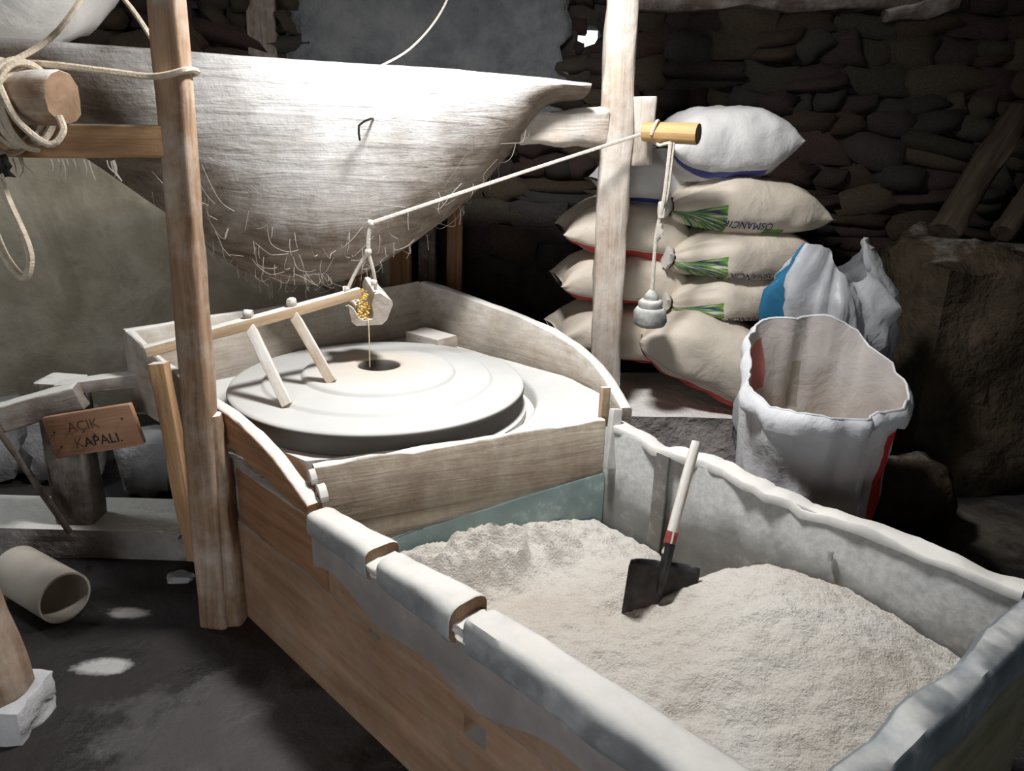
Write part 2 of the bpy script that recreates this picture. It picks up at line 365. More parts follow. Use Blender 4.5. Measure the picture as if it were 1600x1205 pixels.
def tubedata(pts, r, n=6, r1=None):
    rings = []; prev = None
    for i, p in enumerate(pts):
        t = (pts[min(i+1, len(pts)-1)]-pts[max(i-1, 0)]).normalized()
        if prev is None:
            a = V((0, 0, 1)) if abs(t.z) < .9 else V((1, 0, 0)); x = (a-a.dot(t)*t).normalized()
        else: x = (prev-prev.dot(t)*t).normalized()
        prev = x; y = t.cross(x); k = r if r1 is None else r+(r1-r)*i/max(1, len(pts)-1)
        rings.append([p+k*(math.cos(2*math.pi*j/n)*x+math.sin(2*math.pi*j/n)*y) for j in range(n)])
    return loft(rings)
def tube(name, pts, r, mat, parent=None, sub=6, n=6, r1=None):
    vs, fs = tubedata(smoothpath(pts, sub) if sub > 1 else [V(p) for p in pts], r, n, r1)
    return obj(name, vs, fs, mat, parent)
def board(name, plan, z0, z1, th, mat, parent=None, seg=1, bev=.006, jit=.0, side=1):
    """upright board that follows plan points; z0/z1 per point; th to the left of travel (side=1)"""
    A, B = V((plan[0][0], plan[0][1], 0)), V((plan[-1][0], plan[-1][1], 0))
    mw = frame(A, B); inv = mw.inverted()
    P = []
    for i in range(len(plan)-1):
        for k in range(seg):
            t = k/seg; P.append([plan[i][j]+(plan[i+1][j]-plan[i][j])*t for j in (0, 1)]+[z0[i]+(z0[i+1]-z0[i])*t, z1[i]+(z1[i+1]-z1[i])*t])
    P.append([plan[-1][0], plan[-1][1], z0[-1], z1[-1]])
    rings = []
    for i, (x, y, a, c_) in enumerate(P):
        q0, q1 = P[max(0, i-1)], P[min(len(P)-1, i+1)]
        d = V((q1[0]-q0[0], q1[1]-q0[1], 0)).normalized(); n = V((-d.y, d.x, 0))*side
        j1, j2, j3 = [jit*fr((x, y, 0), 6, s) for s in (1, 5, 9)]
        t2 = th+j1
        pr = [(0, a), (t2, a), (t2, c_-bev+j2), (t2-bev, c_+j2), (bev, c_+j3), (0, c_-bev+j3)]
        rings.append([inv @ (V((x, y, 0))+n*o_+V((0, 0, z))) for o_, z in pr])
    vs, fs = loft(rings)
    return obj(name, vs, fs, mat, parent, mw)
def panel(name, xs, zs, th, mat, mw, holes=(), parent=None):
    """flat wall in local x,z, thickness along +y, with rectangular openings"""
    cx = sorted(set(list(xs)+[h[0] for h in holes]+[h[1] for h in holes])); cz = sorted(set(list(zs)+[h[2] for h in holes]+[h[3] for h in holes]))
    solid = lambda i, j: 0 <= i < len(cx)-1 and 0 <= j < len(cz)-1 and not any(h[0]-1e-6 <= cx[i] and cx[i+1] <= h[1]+1e-6 and h[2]-1e-6 <= cz[j] and cz[j+1] <= h[3]+1e-6 for h in holes)
    vs, fs, idx = [], [], {}
    def vid(i, j, k):
        if (i, j, k) not in idx: idx[(i, j, k)] = len(vs); vs.append((cx[i], th*k, cz[j]))
        return idx[(i, j, k)]
    for i in range(len(cx)-1):
        for j in range(len(cz)-1):
            if not solid(i, j): continue
            fs.append((vid(i, j, 0), vid(i+1, j, 0), vid(i+1, j+1, 0), vid(i, j+1, 0)))
            fs.append((vid(i, j, 1), vid(i, j+1, 1), vid(i+1, j+1, 1), vid(i+1, j, 1)))
            if not solid(i-1, j): fs.append((vid(i, j, 0), vid(i, j+1, 0), vid(i, j+1, 1), vid(i, j, 1)))
            if not solid(i+1, j): fs.append((vid(i+1, j, 0), vid(i+1, j, 1), vid(i+1, j+1, 1), vid(i+1, j+1, 0)))
            if not solid(i, j-1): fs.append((vid(i, j, 0), vid(i, j, 1), vid(i+1, j, 1), vid(i+1, j, 0)))
            if not solid(i, j+1): fs.append((vid(i, j+1, 0), vid(i+1, j+1, 0), vid(i+1, j+1, 1), vid(i, j+1, 1)))
    return obj(name, vs, fs, mat, parent, mw, smooth=False)
def lathe(name, prof, mat, parent=None, loc=(0, 0, 0), n=48, capb=True, capt=True, jit=0, squash=(1, 1), mats=None):
    rings = []
    for (r, z) in prof:
        rings.append([V((r*squash[0]*math.cos(2*math.pi*j/n)*(1+jit*fr((j*1.3, z*9, r), 1)), r*squash[1]*math.sin(2*math.pi*j/n)*(1+jit*fr((j*1.3, z*9, r), 1, 4)), z)) for j in range(n)])
    vs, fs = loft(rings, capb, capt)
    return obj(name, vs, fs, mat, parent, Matrix.Translation(loc))
def rockdata(cuts, seed, rough=.16, boxy=.55):
    bm = bmesh.new(); bmesh.ops.create_cube(bm, size=2); bmesh.ops.subdivide_edges(bm, edges=bm.edges, cuts=cuts, use_grid_fill=True)
    for v in bm.verts:
        s = v.co.normalized()*1.15; c_ = v.co.lerp(s, 1-boxy)
        v.co = c_*(1+rough*fr(c_, 1.1, seed)*1.6)+V((rough*.6*fr(c_, 2.3, seed+3), rough*.6*fr(c_, 2.3, seed+7), 0))
    vs = [v.co.copy() for v in bm.verts]; fs = [tuple(v.index for v in f.verts) for f in bm.faces]; bm.free(); return vs, fs
def rock(name, loc, size, mat, parent=None, seed=0, cuts=5, rough=.14, boxy=.6, rz=0):
    vs, fs = rockdata(cuts, seed, rough, boxy)
    mw = Matrix.Translation(loc) @ Matrix.Rotation(rz, 4, 'Z')
    return obj(name, [V((v.x*size[0]/2, v.y*size[1]/2, v.z*size[2]/2)) for v in vs], fs, mat, parent, mw)
def sp(c_, p): return math.copysign(abs(c_)**p, c_)

# ------------------------------------------------------------------ the room
YB = 4.5
struct(obj('floor', [(-4, -2.2, 0), (4.2, -2.2, 0), (4.2, 5, 0), (-4, 5, 0), (-4, -2.2, -.1), (4.2, -2.2, -.1), (4.2, 5, -.1), (-4, 5, -.1)],
    [(0, 1, 2, 3), (4, 7, 6, 5), (0, 4, 5, 1), (1, 5, 6, 2), (2, 6, 7, 3), (3, 7, 4, 0)], 'floor', smooth=False), 'dark trodden earth floor with pale flour spills')
wb = struct(panel('wall_back', [-4, 4.2], [0, 2.6], .3, 'mortar', Matrix.Translation((0, YB, 0)), [(.30, .43, 1.99, 2.11), (-1.735, -1.68, 2.085, 2.135)]), 'dark rubble stone wall with a small daylight hole')
struct(panel('wall_right', [0, 7], [0, 2.6], .2, 'mortar', Matrix.Translation((4.2, 5, 0)) @ Matrix.Rotation(math.radians(-90), 4, 'Z')))
struct(panel('wall_left', [0, 7], [0, 2.6], .2, 'plaster', Matrix.Translation((-4, -2, 0)) @ Matrix.Rotation(math.radians(90), 4, 'Z')))
struct(panel('wall_front', [-4.2, 4.4], [0, 2.6], .2, 'plaster', Matrix.Translation((0, -2.2, 0)), [(-1.3, -.1, 0, 2.05)]))
ce = struct(panel('ceiling', [-4.2, 4.4], [-2.2, 5], .12, 'oldwood', Matrix.Identity(4), [(SKY[0]-.14, SKY[0]+.14, SKY[1]-.14, SKY[1]+.14), (SKY2[0]-.21, SKY2[0]+.21, SKY2[1]-.21, SKY2[1]+.21)]))
ce.matrix_basis = Matrix(((1, 0, 0, 0), (0, 0, 1, 0), (0, 1, 0, 2.6), (0, 0, 0, 1)))
# plastered low wall on the left, its top hidden by the hopper
pw = struct(panel('wall_plaster', [-4, -.62], [0, 1.72], .34, 'plaster', Matrix.Translation((0, 4.1, 0))), 'stained beige plaster wall behind the millstone casing')
# grey plaster skim on the rear wall, in the middle
vs, fs = [], []
nx, nz = 26, 14
for i in range(nx+1):
    for j in range(nz+1):
        x = -1.22+(1.46+.12*noise.noise(V((0, 3, j*.9))))*i/nx; z = 1.6+.9*j/nz
        vs.append((x, YB-.05-.05*fr((x, 0, z), 3, 2)-.02*fr((x, 0, z), 9, 5), z))
for i in range(nx):
    for j in range(nz): a = i*(nz+1)+j; fs.append((a, a+nz+1, a+nz+2, a+1))
k = len(vs)
sk = obj('plaster_skim', vs, fs, 'greyplaster', wb)
sd = sk.modifiers.new('thick', 'SOLIDIFY'); sd.thickness = .04; sd.offset = -1
# rubble stones, each one a piece
variants = []
for q in range(9):
    vs, fs = rockdata(1, q*3.1, .3, .5)
    me = bpy.data.meshes.new('stone'); me.from_pydata([tuple(v) for v in vs], [], fs); me.materials.append(M['rubble'])
    me.polygons.foreach_set('use_smooth', [True]*len(me.polygons)); variants.append(me)
def stonewall(x0, x1, z0, z1, y, skip, hrange=(.07, .17), parent=wb, seed=3):
    R = random.Random(seed); z = z0
    while z < z1:
        h = R.uniform(*hrange); x = x0+R.uniform(-.1, 0)
        while x < x1:
            wd = h*R.uniform(1.1, 2.7)
            n_ = 1
            if h > .12 and R.random() < .4: n_ = 2
            for q in range(n_):
                hh = h/n_; zc = z+hh*(q+.5)+R.uniform(-.012, .012); xc = x+wd/2
                if not skip(xc, zc, wd, hh):
                    o = bpy.data.objects.new('stone', R.choice(variants)); COL.objects.link(o); o.parent = parent
                    mw = Matrix.Translation((xc, y-R.uniform(-.015, .03), zc)) @ Matrix.Rotation(R.uniform(-.2, .2), 4, 'Y') @ Matrix.Diagonal((wd*.6, R.uniform(.07, .12), hh*.62, 1))
                    o.matrix_local = parent.matrix_basis.inverted() @ mw
            x += wd+R.uniform(.0, .012)
        z += h+R.uniform(0, .008)
def skip_main(x, z, wd, h):
    if abs(x-.365) < wd/2+.055 and abs(z-2.05) < h/2+.045: return True
    if x < .2 and z > 1.6: return True
    if z < .95 and x < .9: return True
    if 1.7 < x and z < .5+.1*(x-1.7): return True
    return False
stonewall(-.55, 3.25, .5, 2.4, YB, skip_main)
stonewall(-2.3, -1.22, 1.74, 2.35, YB, lambda x, z, wd, h: abs(x+1.707) < wd/2+.03 and abs(z-2.11) < h/2+.03, (.08, .17), wb, 11)
for (x, z, a, q) in ((.30, 2.10, .05, 0), (.43, 2.0, .045, 2), (.425, 2.11, .03, 4), (.305, 1.995, .035, 5), (.37, 1.985, .03, 6)):
    o = bpy.data.objects.new('stone', variants[q]); COL.objects.link(o); o.parent = wb
    o.matrix_local = wb.matrix_basis.inverted() @ Matrix.Translation((x, YB+.05, z)) @ Matrix.Rotation(q, 4, 'Y') @ Matrix.Diagonal((a, .06, a*.8, 1))
# timbers set in the rear wall
beam('wall_post', (-1.37, YB-.05, 1.2), (-1.33, YB-.05, 2.58), .15, .1, 'railwood', wb, up=(0, -1, 0), seg=8)
beam('wall_plate', (.55, YB-.06, 2.2), (2.15, YB-.07, 2.27), .16, .1, 'oldwood', wb, rnd=.5, jit=.02, seg=14)
beam('wall_plate', (1.85, YB-.1, 2.17), (2.2, YB-.12, 2.24), .1, .07, 'oldwood', wb, rnd=.8, jit=.02)
# timbers at the end of the plaster wall
for i, (x, wd, zt) in enumerate(((-.60, .11, 1.5), (-.47, .09, 1.42), (-.33, .08, 1.45))):
    o = beam('upright_timber', (x, 4.02+.05*i, 0), (x+.015, 4.02+.05*i, zt), wd, .08, 'brown' if i != 1 else 'oldwood', up=(0, -1, 0), seg=8)
    tag(o, ('thick reddish upright timber at the end of the plaster wall', 'narrow dark upright timber between two reddish ones', 'thin reddish upright timber nearest the dark recess')[i], 'timber', 'upright timbers behind the casing')
o = beam('leaning_plank', (-1.05, 3.95, 1.02), (-.72, 3.92, .80), .12, .03, 'brown', up=(0, -1, 0), seg=8)
tag(o, 'reddish brown plank leaning slantwise behind the millstone casing', 'plank')
o = beam('thin_pole', (-1.35, 3.72, 1.07), (-.8, 3.68, .79), .026, .026, 'railwood', rnd=1, seg=8, jit=.003)
tag(o, 'thin pale pole slanting down behind the hopper to the casing', 'pole')

# ------------------------------------------------------------------ mill base and casing
W1, W2, W3, W4 = V((-1.35, 2.63, 0)), V((-.44, 3.6, 0)), V((.38, 2.64, 0)), V((-.585, 2.035, 0))
ctr = V((-.49, 2.74, 0))
def prism(name, poly, z0, z1, mat, parent=None, batter=0, jit=0):
    cx = sum(p[0] for p in poly)/len(poly); cy = sum(p[1] for p in poly)/len(poly); rings = []
    dense = []
    for i in range(len(poly)):
        a, c_ = poly[i], poly[(i+1) % len(poly)]
        for q in range(6): dense.append((a[0]+(c_[0]-a[0])*q/6, a[1]+(c_[1]-a[1])*q/6))
    for q in range(6):
        t = q/5; k = 1+batter*(1-t); z = z0+(z1-z0)*t
        rings.append([V((cx+(x-cx)*k+jit*fr((x, y, z), 4, 1), cy+(y-cy)*k+jit*fr((x, y, z), 4, 6), z)) for x, y in dense])
    vs, fs = loft(rings); return obj(name, vs, fs, mat, parent)
base = prism('mill_base', [(-1.24, 2.62), (-.74, 2.13), (.25, 2.6), (.36, 2.66), (-.42, 3.52)], .0, .575, 'ledge', batter=-.01, jit=.012)
tag(base, 'rough pale masonry base carrying the millstone casing', 'base')
cs = thing('millstone_casing', 'floured wooden casing boards boxed around the round millstone', 'casing', (-.49, 2.74, .575))
# shelf with round hole
n = 72; hole = [ctr+V((.585*math.cos(2*math.pi*j/n), .585*math.sin(2*math.pi*j/n), 0)) for j in range(n)]
poly = [W1+V((.03, .0, 0)), V((-.6, 2.1, 0)), V((.315, 2.5, 0)), V((.37, 2.7, 0)), V((.22, 2.98, 0)), W2+V((0, -.03, 0))]
def raypoly(c_, d):
    best = 9
    for i in range(len(poly)):
        a, e = poly[i], poly[(i+1) % len(poly)]-poly[i]; den = d.x*e.y-d.y*e.x
        if abs(den) < 1e-9: continue
        t = ((a.x-c_.x)*e.y-(a.y-c_.y)*e.x)/den; s_ = ((a.x-c_.x)*d.y-(a.y-c_.y)*d.x)/den
        if t > 0 and -1e-6 <= s_ <= 1+1e-6: best = min(best, t)
    return best
rings = [[], [], [], [], []]
for j in range(n):
    d = V((math.cos(2*math.pi*j/n), math.sin(2*math.pi*j/n), 0)); R_ = max(.547, raypoly(ctr, d)-.004); r_i = min(.58, R_-.012)
    for q, (rad, z) in enumerate(((r_i, .578), (r_i, .622), (r_i+.012, .634), (R_, .642+.012*max(0, min(1, (R_-.6)/.3))), (R_, .578))):
        z += .004*fr((d.x*rad, d.y*rad, 0), 9, 2) if q in (2, 3) else 0
        rings[q].append(ctr+d*rad+V((0, 0, z)))
vs, fs = loft(rings+[rings[0]], False, False)
obj('flour_shelf', vs, fs, 'shelfflour', cs)
board('back_board', [W1, W2], [.578, .578], [.885, .89], .03, 'casing', cs, seg=10, jit=.006)
rp = [(-.44, 3.6, .89), (-.3, 3.485, .88), (-.12, 3.335, .855), (.03, 3.2, .83), (.15, 3.09, .805), (.24, 2.985, .775), (.3, 2.9, .74), (.345, 2.81, .7), (.372, 2.72, .67), (.39, 2.62, .65)]
board('curved_side_board', [(p[0], p[1]) for p in rp], [.578]*len(rp), [p[2] for p in rp], .045, 'casing', cs, seg=3, jit=.006)
# left side : rear board, then the scalloped plank
lp = [(-1.35, 2.63, .885), (-1.25, 2.55, .84), (-1.14, 2.47, .8), (-.98, 2.33, .76)]
board('left_side_board', [(p[0], p[1]) for p in lp], [.6, .585, .578, .578], [p[2] for p in lp], .03, 'casing', cs, seg=3, jit=.005)
sc = [(-.985, 2.335, .66, .745), (-.88, 2.25, .625, .73), (-.78, 2.16, .595, .705), (-.69, 2.07, .575, .67), (-.61, 1.985, .56, .625), (-.555, 1.925, .565, .59)]
board('scalloped_plank', [(p[0], p[1]) for p in sc], [p[2] for p in sc], [p[3] for p in sc], .045, 'brown', cs, seg=4, jit=.005)
# front partition between casing and bin
pa, pb = V((-.565, 2.06, 0)), V((.32, 2.47, 0))
board('front_board', [pa, pa.lerp(pb, .35), pa.lerp(pb, .7), pb], [.45]*4, [.645, .65, .655, .66], .034, 'partition', cs, seg=8, jit=.012)
board('front_board_lower', [pa+V((-.002, .004, 0)), pb+V((-.002, .004, 0))], [.3, .3], [.47, .5], .03, 'partition', cs, seg=8, jit=.006)
board('green_sheet_strip', [pa+V((.1, .025, 0)), pb+V((.008, -.012, 0))], [.12, .12], [.36, .47], .012, 'teal', cs, seg=8, jit=.006)
rock('wooden_block', (-.36, 3.33, .675), (.2, .12, .085), 'casing', cs, 4, 3, .05, .95, math.radians(-40))
# two small boards at the right front corner
beam('corner_peg', (.315, 2.52, .6), (.32, 2.535, .755), .032, .02, 'stick', cs, up=(.4, -.9, 0), seg=5, jit=.002)
beam('corner_strip', (.335, 2.43, .5), (.352, 2.47, .7), .036, .025, 'sheetrim', cs, up=(.4, -.9, 0), seg=6, jit=.004)
beam('curled_sheet', (-.535, 1.975, .602), (-.515, 1.985, .604), .06, .06, 'sheetrim', cs, rnd=1, seg=4, jit=.004)
beam('curled_sheet', (-.565, 2.01, .635), (-.55, 2.018, .637), .04, .045, 'sheetrim', cs, rnd=1, seg=4, jit=.004)
# millstones
bed = lathe('bed_stone', [(.0, .576), (.53, .576), (.545, .585), (.545, .605), (.535, .61), (.0, .61)], 'shelfflour', None, (ctr.x, ctr.y, 0), 72, False, False)
tag(bed, 'lower fixed millstone, mostly hidden under the runner stone', 'millstone')
Z0 = .70
prof = [(.078, .655), (.075, Z0+.045), (.082, Z0+.052), (.10, Z0+.055), (.262, Z0+.036), (.275, Z0+.03), (.279, Z0+.021), (.285, Z0+.018), (.402, Z0+.013), (.412, Z0+.009), (.416, Z0+.002), (.424, Z0), (.52, Z0-.006), (.532, Z0-.01), (.536, Z0-.018), (.534, Z0-.03), (.53, .622), (.522, .612), (.08, .612), (.078, .655)]
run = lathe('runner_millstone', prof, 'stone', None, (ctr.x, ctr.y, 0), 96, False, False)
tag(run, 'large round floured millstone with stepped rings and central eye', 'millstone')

# ------------------------------------------------------------------ flour bin
A, B, Cc, D = V((-.545, 1.915, 0)), V((.335, 2.455, 0)), V((1.2, 1.577, 0)), V((.42, .93, 0))
fb = thing('flour_bin', 'long wooden flour bin with sheet metal rims, full of flour', 'bin', (.36, 1.72, 0))
ld = (D-A).normalized(); lin = V((-ld.y, ld.x, 0))  # along the left wall / inwards
A0 = A-ld*.52
def onl(t, off=0, z=0): return A+ld*t+lin*off+V((0, 0, z))
LL = (D-A).length
# left side : lower board with mortise and slot, upper board, post board
mw = frame(A0, D)
panel('side_board', [0, .52+LL+.02], [.0, .36], .045, 'binside', mw, [(1.17, 1.245, .265, .325), (.79, .84, .335, .349)], fb)
o = panel('mortise_back', [1.15, 1.265], [.25, .34], .01, 'oldwood', mw @ Matrix.Translation((0, .062, 0)), (), fb)
o = panel('slot_back', [.78, .85], [.325, .357], .01, 'dark', mw @ Matrix.Translation((0, .047, 0)), (), fb)
beam('upper_side_board', onl(-.46, .024, .46), onl(.07, .024, .46), .046, .19, 'brown', fb, seg=12, jit=.006, rnd=.1)
beam('upper_side_board', onl(.075, .024, .455), onl(LL+.02, .024, .455), .046, .19, 'binside', fb, seg=12, jit=.004, rnd=.1)
pts = [onl(.02+LL*t, -.011) for t in [i/24 for i in range(25)]]
board('outer_sheet', [(p.x, p.y) for p in pts], [.405+.018*math.sin(i*.9)+.022*math.sin(i*.37+1) for i in range(25)], [.556]*25, .008, 'sheet', fb, seg=3, bev=.002, jit=.009)
pts = [onl(.03+(LL-.06)*t, .052) for t in [i/12 for i in range(13)]]
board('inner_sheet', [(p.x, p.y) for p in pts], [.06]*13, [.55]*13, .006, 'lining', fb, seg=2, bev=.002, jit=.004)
# three round rim logs wrapped in sheet
for i, (t0, t1, k0, k1) in enumerate(((.015, .305, .82, 1.0), (.345, .635, .85, 1.08), (.675, LL+.02, .95, 1.05))):
    beam('rim_log', onl(t0, .022, .553), onl(t1, .022, .556), .105, .088, 'sheetwrap', fb, rnd=.55, seg=26, jit=.007, taper=(k0, k1), endmat='endgrain')
for i, t in enumerate((.325, .655)):
    rock('torn_sheet', onl(t, .02, .553), (.06, .09, .03), 'sheetrim', fb, 20+i, 4, .22, .7, math.atan2(ld.y, ld.x))
# right side
rd = (Cc-B).normalized(); rin = V((rd.y, -rd.x, 0))
RL = (Cc-B).length
def onr(t, off=0): return B+rd*t-rin*off   # off outward
nseg = 34; plan, z1 = [], []
for i in range(nseg+1):
    t = RL*i/nseg; wv = .024*fr((t, 0, 0), 6, 3)*(1 if t < .85 else .25)
    p = onr(t, wv-.006); plan.append((p.x, p.y)); z1.append(.652-.052*i/nseg+.024*fr((t, 1, 0), 8, 8)*(1 if t < .85 else .2))
board('right_board', [(onr(0, .016).x, onr(0, .016).y), (onr(RL+.05, .016).x, onr(RL+.05, .016).y)], [0, 0], [.62, .575], .04, 'binside', fb, seg=4)
pl2 = [onr(-.02+(RL+.03)*i/20) for i in range(21)]
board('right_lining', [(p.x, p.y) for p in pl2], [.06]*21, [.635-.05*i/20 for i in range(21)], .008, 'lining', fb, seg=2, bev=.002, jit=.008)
board('right_rim_sheet', plan, [z-.026 for z in z1], z1, .066, 'sheetrim', fb, seg=2, bev=.003, jit=.014)
beam('rim_nail', onr(.79, -.004)+V((0, 0, .5)), onr(.79, -.012)+V((0, 0, .5)), .012, .03, 'plate', fb, seg=2, jit=0)
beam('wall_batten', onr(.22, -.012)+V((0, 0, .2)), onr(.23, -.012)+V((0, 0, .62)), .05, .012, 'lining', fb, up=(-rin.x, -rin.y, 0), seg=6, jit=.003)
# end board nearest the camera
ed = (D-Cc).normalized(); eo = V((-ed.y, ed.x, 0))
if eo.dot(V((.37, 1.75, 0))-D) > 0: eo = -eo
EL = (D-Cc).length
def one(t, off=0): return Cc+ed*t+eo*off
mw = frame(one(-.06, .05), one(EL+.05, .05))
board('end_board', [(one(t, .058).x, one(t, .058).y) for t in (-.06, EL*.5, EL+.04)], [0]*3, [.57]*3, .042, 'green', fb, seg=6, jit=.004, side=1 if V((-ed.y, ed.x, 0)).dot(eo) < 0 else -1)
pts = [one(-.05+(EL+.08)*i/16, .075) for i in range(17)]
board('end_rim_sheet', [(p.x, p.y) for p in pts], [.5+.03*fr((i*.3, 2, 0), 1, 4) for i in range(17)], [.6+.006*fr((i*.4, 0, 0), 1, 2) for i in range(17)], .075, 'endsheet', fb, seg=3, bev=.012, jit=.01, side=1 if V((-ed.y, ed.x, 0)).dot(eo) < 0 else -1)
panel('bin_floor', [0, 1], [0, 1], .02, 'binside', Matrix(((B.x-A.x, 0, D.x-A.x, A.x+.05), (B.y-A.y, 0, D.y-A.y, A.y+.03), (0, 1, 0, .03), (0, 0, 0, 1))) @ Matrix.Translation((.03, 0, .03)) @ Matrix.Diagonal((.92, 1, .92, 1)), (), fb)
# the flour heap, a height field inside the bin
def g2(x, y, cx, cy, sx, sy, rot=0):
    dx, dy = x-cx, y-cy; c_, s_ = math.cos(rot), math.sin(rot); a = (dx*c_+dy*s_)/sx; e = (-dx*s_+dy*c_)/sy
    return math.exp(-.5*(a*a+e*e))
def flour_z(x, y):
    z = .305
    z += .15*g2(x, y, .78, 1.72, .3, .22, -.8)
    z += .05*g2(x, y, .55, 1.45, .3, .3)
    z -= .3*g2(x, y, .615, 2.14, .07, .15, -.8)
    z -= .05*g2(x, y, .45, 2.35, .12, .1, -.8)
    z += .09*g2(x, y, .46, 2.03, .1, .06)
    z -= .07*g2(x, y, .35, 1.82, .1, .05)
    z += .015*g2(x, y, .53, 1.84, .06, .05)
    z += .035*g2(x, y, .1, 1.7, .35, .12, .5)
    # clumpy broken ridge along the partition
    rdg = g2(x, y, -.07, 2.12, .3, .085, .44)
    cl = abs(fr((x, y, 0), 6.5, 4)); z += rdg*(.05+.07*(1-min(1, cl*2.2)))
    z -= .05*g2(x, y, -.1, 1.93, .28, .05, .44)
    z += .012*fr((x, y, 0), 7, 1)+.0075*fr((x, y, 0), 24, 2)+.003*noise.noise(V((x*90, y*90, 0)))
    return z
qa, qb, qc, qd = A+lin*.067+ld*.05, pb+V((.02, -.05, 0)), Cc-rd*.01-V((.02, .0, 0)), D-ed*.07-eo*.0+lin*.03
qa = pa+V((.075, -.02, 0)); qb = V((.312, 2.44, 0)); qc = one(.01, -.012)-rd*.0; qd = one(EL-.075, -.012)
nu, nv = 150, 170; vs, fs = [], []
for i in range(nu+1):
    for j in range(nv+1):
        u, v = i/nu, j/nv
        p = qa*(1-u)*(1-v)+qb*u*(1-v)+qc*u*v+qd*(1-u)*v
        vs.append((p.x, p.y, flour_z(p.x, p.y)))
for i in range(nu):
    for j in range(nv): a = i*(nv+1)+j; fs.append((a, a+nv+1, a+nv+2, a+1))
rim = [i*(nv+1) for i in range(nu+1)]+[nu*(nv+1)+j for j in range(1, nv+1)]+[i*(nv+1)+nv for i in range(nu-1, -1, -1)]+[j for j in range(nv-1, 0, -1)]
k = len(vs); vs += [(vs[q][0], vs[q][1], .056) for q in rim]
for q in range(len(rim)): r2 = (q+1) % len(rim); fs.append((rim[q], rim[r2], k+r2, k+q))
fs.append(tuple(range(k, k+len(rim))))
o = obj('flour_heap', vs, fs, 'flour'); tag(o, 'heap of pale beige flour filling the long bin', 'flour', kind='stuff')

# ------------------------------------------------------------------ shovel
hb = V((.432, 1.885, .47)); ht = V((.526, 2.05, .761)); hd = (ht-hb).normalized()
bdn = V((-.12, -.12, -1)).normalized(); rv = V((.19, .0, -.04)); rv = (rv-rv.dot(bdn)*bdn).normalized(); nv_ = rv.cross(bdn).normalized()
if nv_.y > 0: nv_ = -nv_
sh = thing('hand_shovel', 'short-handled shovel with dark square blade stuck in the flour', 'shovel', hb)
beam('handle', hb+hd*.02, ht, .03, .03, 'stick', sh, rnd=1, jit=.002, taper=(1.05, .95), bow=.001)
beam('red_band', hb+hd*.045, hb+hd*.085, .0335, .0335, 'redhandle', sh, rnd=1, jit=.001, seg=3)
tube('socket', [hb+bdn*.09+nv_*.008, hb+bdn*.03+nv_*.014, hb+hd*.05], .01, 'iron', sh, 4, 8, .018)
vs, fs = [], []
nx, ny = 12, 10
for i in range(nx+1):
    for j in range(ny+1):
        a = -1+2*i/nx; t = j/ny; wd = .1*(1-.06*t)
        if j == 0: wd *= .97
        p = hb+bdn*(.0+.2*t)+rv*(a*wd)+nv_*(-.0*a**4+.02*abs(a)**5+.012*math.exp(-(a/.13)**2)*(1-t*.5)-.006)
        vs.append(p)
for i in range(nx):
    for j in range(ny): a = i*(ny+1)+j; fs.append((a, a+ny+1, a+ny+2, a+1))
bl = obj('blade', vs, fs, 'iron', sh); sd = bl.modifiers.new('t', 'SOLIDIFY'); sd.thickness = .004; sd.offset = -1

# ------------------------------------------------------------------ posts and beams
o = thing('left_post', 'tall brown square post standing in front of the hopper', 'post', (-.96, 2.235, 0)); o.name = 'timber_post'
lpst = o
beam('shaft', (-.965, 2.215, .0), (-.895, 2.2, 2.4), .078, .072, 'post', o, up=(0, -1, 0), seg=22, jit=.008, taper=(1.15, .95), rnd=.3)
beam('sister_timber', (-.9, 2.235, .0), (-.905, 2.22, .74), .06, .08, 'post', o, up=(0, -1, 0), seg=12, jit=.012, taper=(1.1, .75), rnd=.5)
o = beam('prop_stake', (-1.04, 2.28, .2), (-1.105, 2.33, .865), .05, .045, 'beam', up=(0, -1, 0), seg=10, jit=.006)
tag(o, 'pale narrow stake fixed beside the tall brown post, under the slanted bar', 'stake')
o = thing('floured_post', 'white floured post standing before the sacks', 'post', (.4, 3.22, 0)); o.name = 'timber_post'
rpst = o
beam('shaft', (.408, 3.22, 0), (.366, 3.2, 2.4), .12, .095, 'post_white', o, up=(0, -1, 0), seg=26, jit=.014, taper=(1.08, .96), rnd=.4)
o = beam('cross_beam', (-2.3, 2.11, 1.515), (-.948, 2.205, 1.532), .085, .085, 'beam', jit=.005, rnd=.2)
tag(o, 'orange-brown horizontal beam running left from the tall brown post', 'beam')
o = beam('round_log', (-1.80, 2.16, 1.627), (-1.12, 2.035, 1.632), .13, .13, 'post', rnd=1, jit=.008, endmat='endgrain')
tag(o, 'short round log wound with cream rope, lying on the orange beam', 'log')
o = beam('round_log', (-2.0, 2.45, 1.70), (-1.36, 2.28, 1.695), .075, .07, 'oldwood', rnd=1, jit=.006, endmat='endgrain')
tag(o, 'thin dark log end behind the rope-wound log', 'log')
o = beam('hopper_bearer', (.0, 3.16, 1.583), (.335, 3.215, 1.597), .12, .13, 'post_white', jit=.02, rnd=.5, seg=10, taper=(.8, 1.1))
tag(o, 'chunky white floured beam end under the right tip of the hopper', 'beam')
o = beam('bearer_block', (.485, 3.24, 1.46), (.475, 3.23, 1.715), .1, .1, 'post_white', up=(0, -1, 0), rnd=.4, jit=.014)
tag(o, 'rough upright wooden block behind the floured post', 'block')
o = beam('peg_dowel', (.48, 3.15, 1.585), (.665, 3.04, 1.583), .078, .078, 'dowel', rnd=1, jit=.002, endmat='endgrain', taper=(.92, 1.0))
tag(o, 'clean yellow round wooden peg sticking out beside the floured post', 'peg')

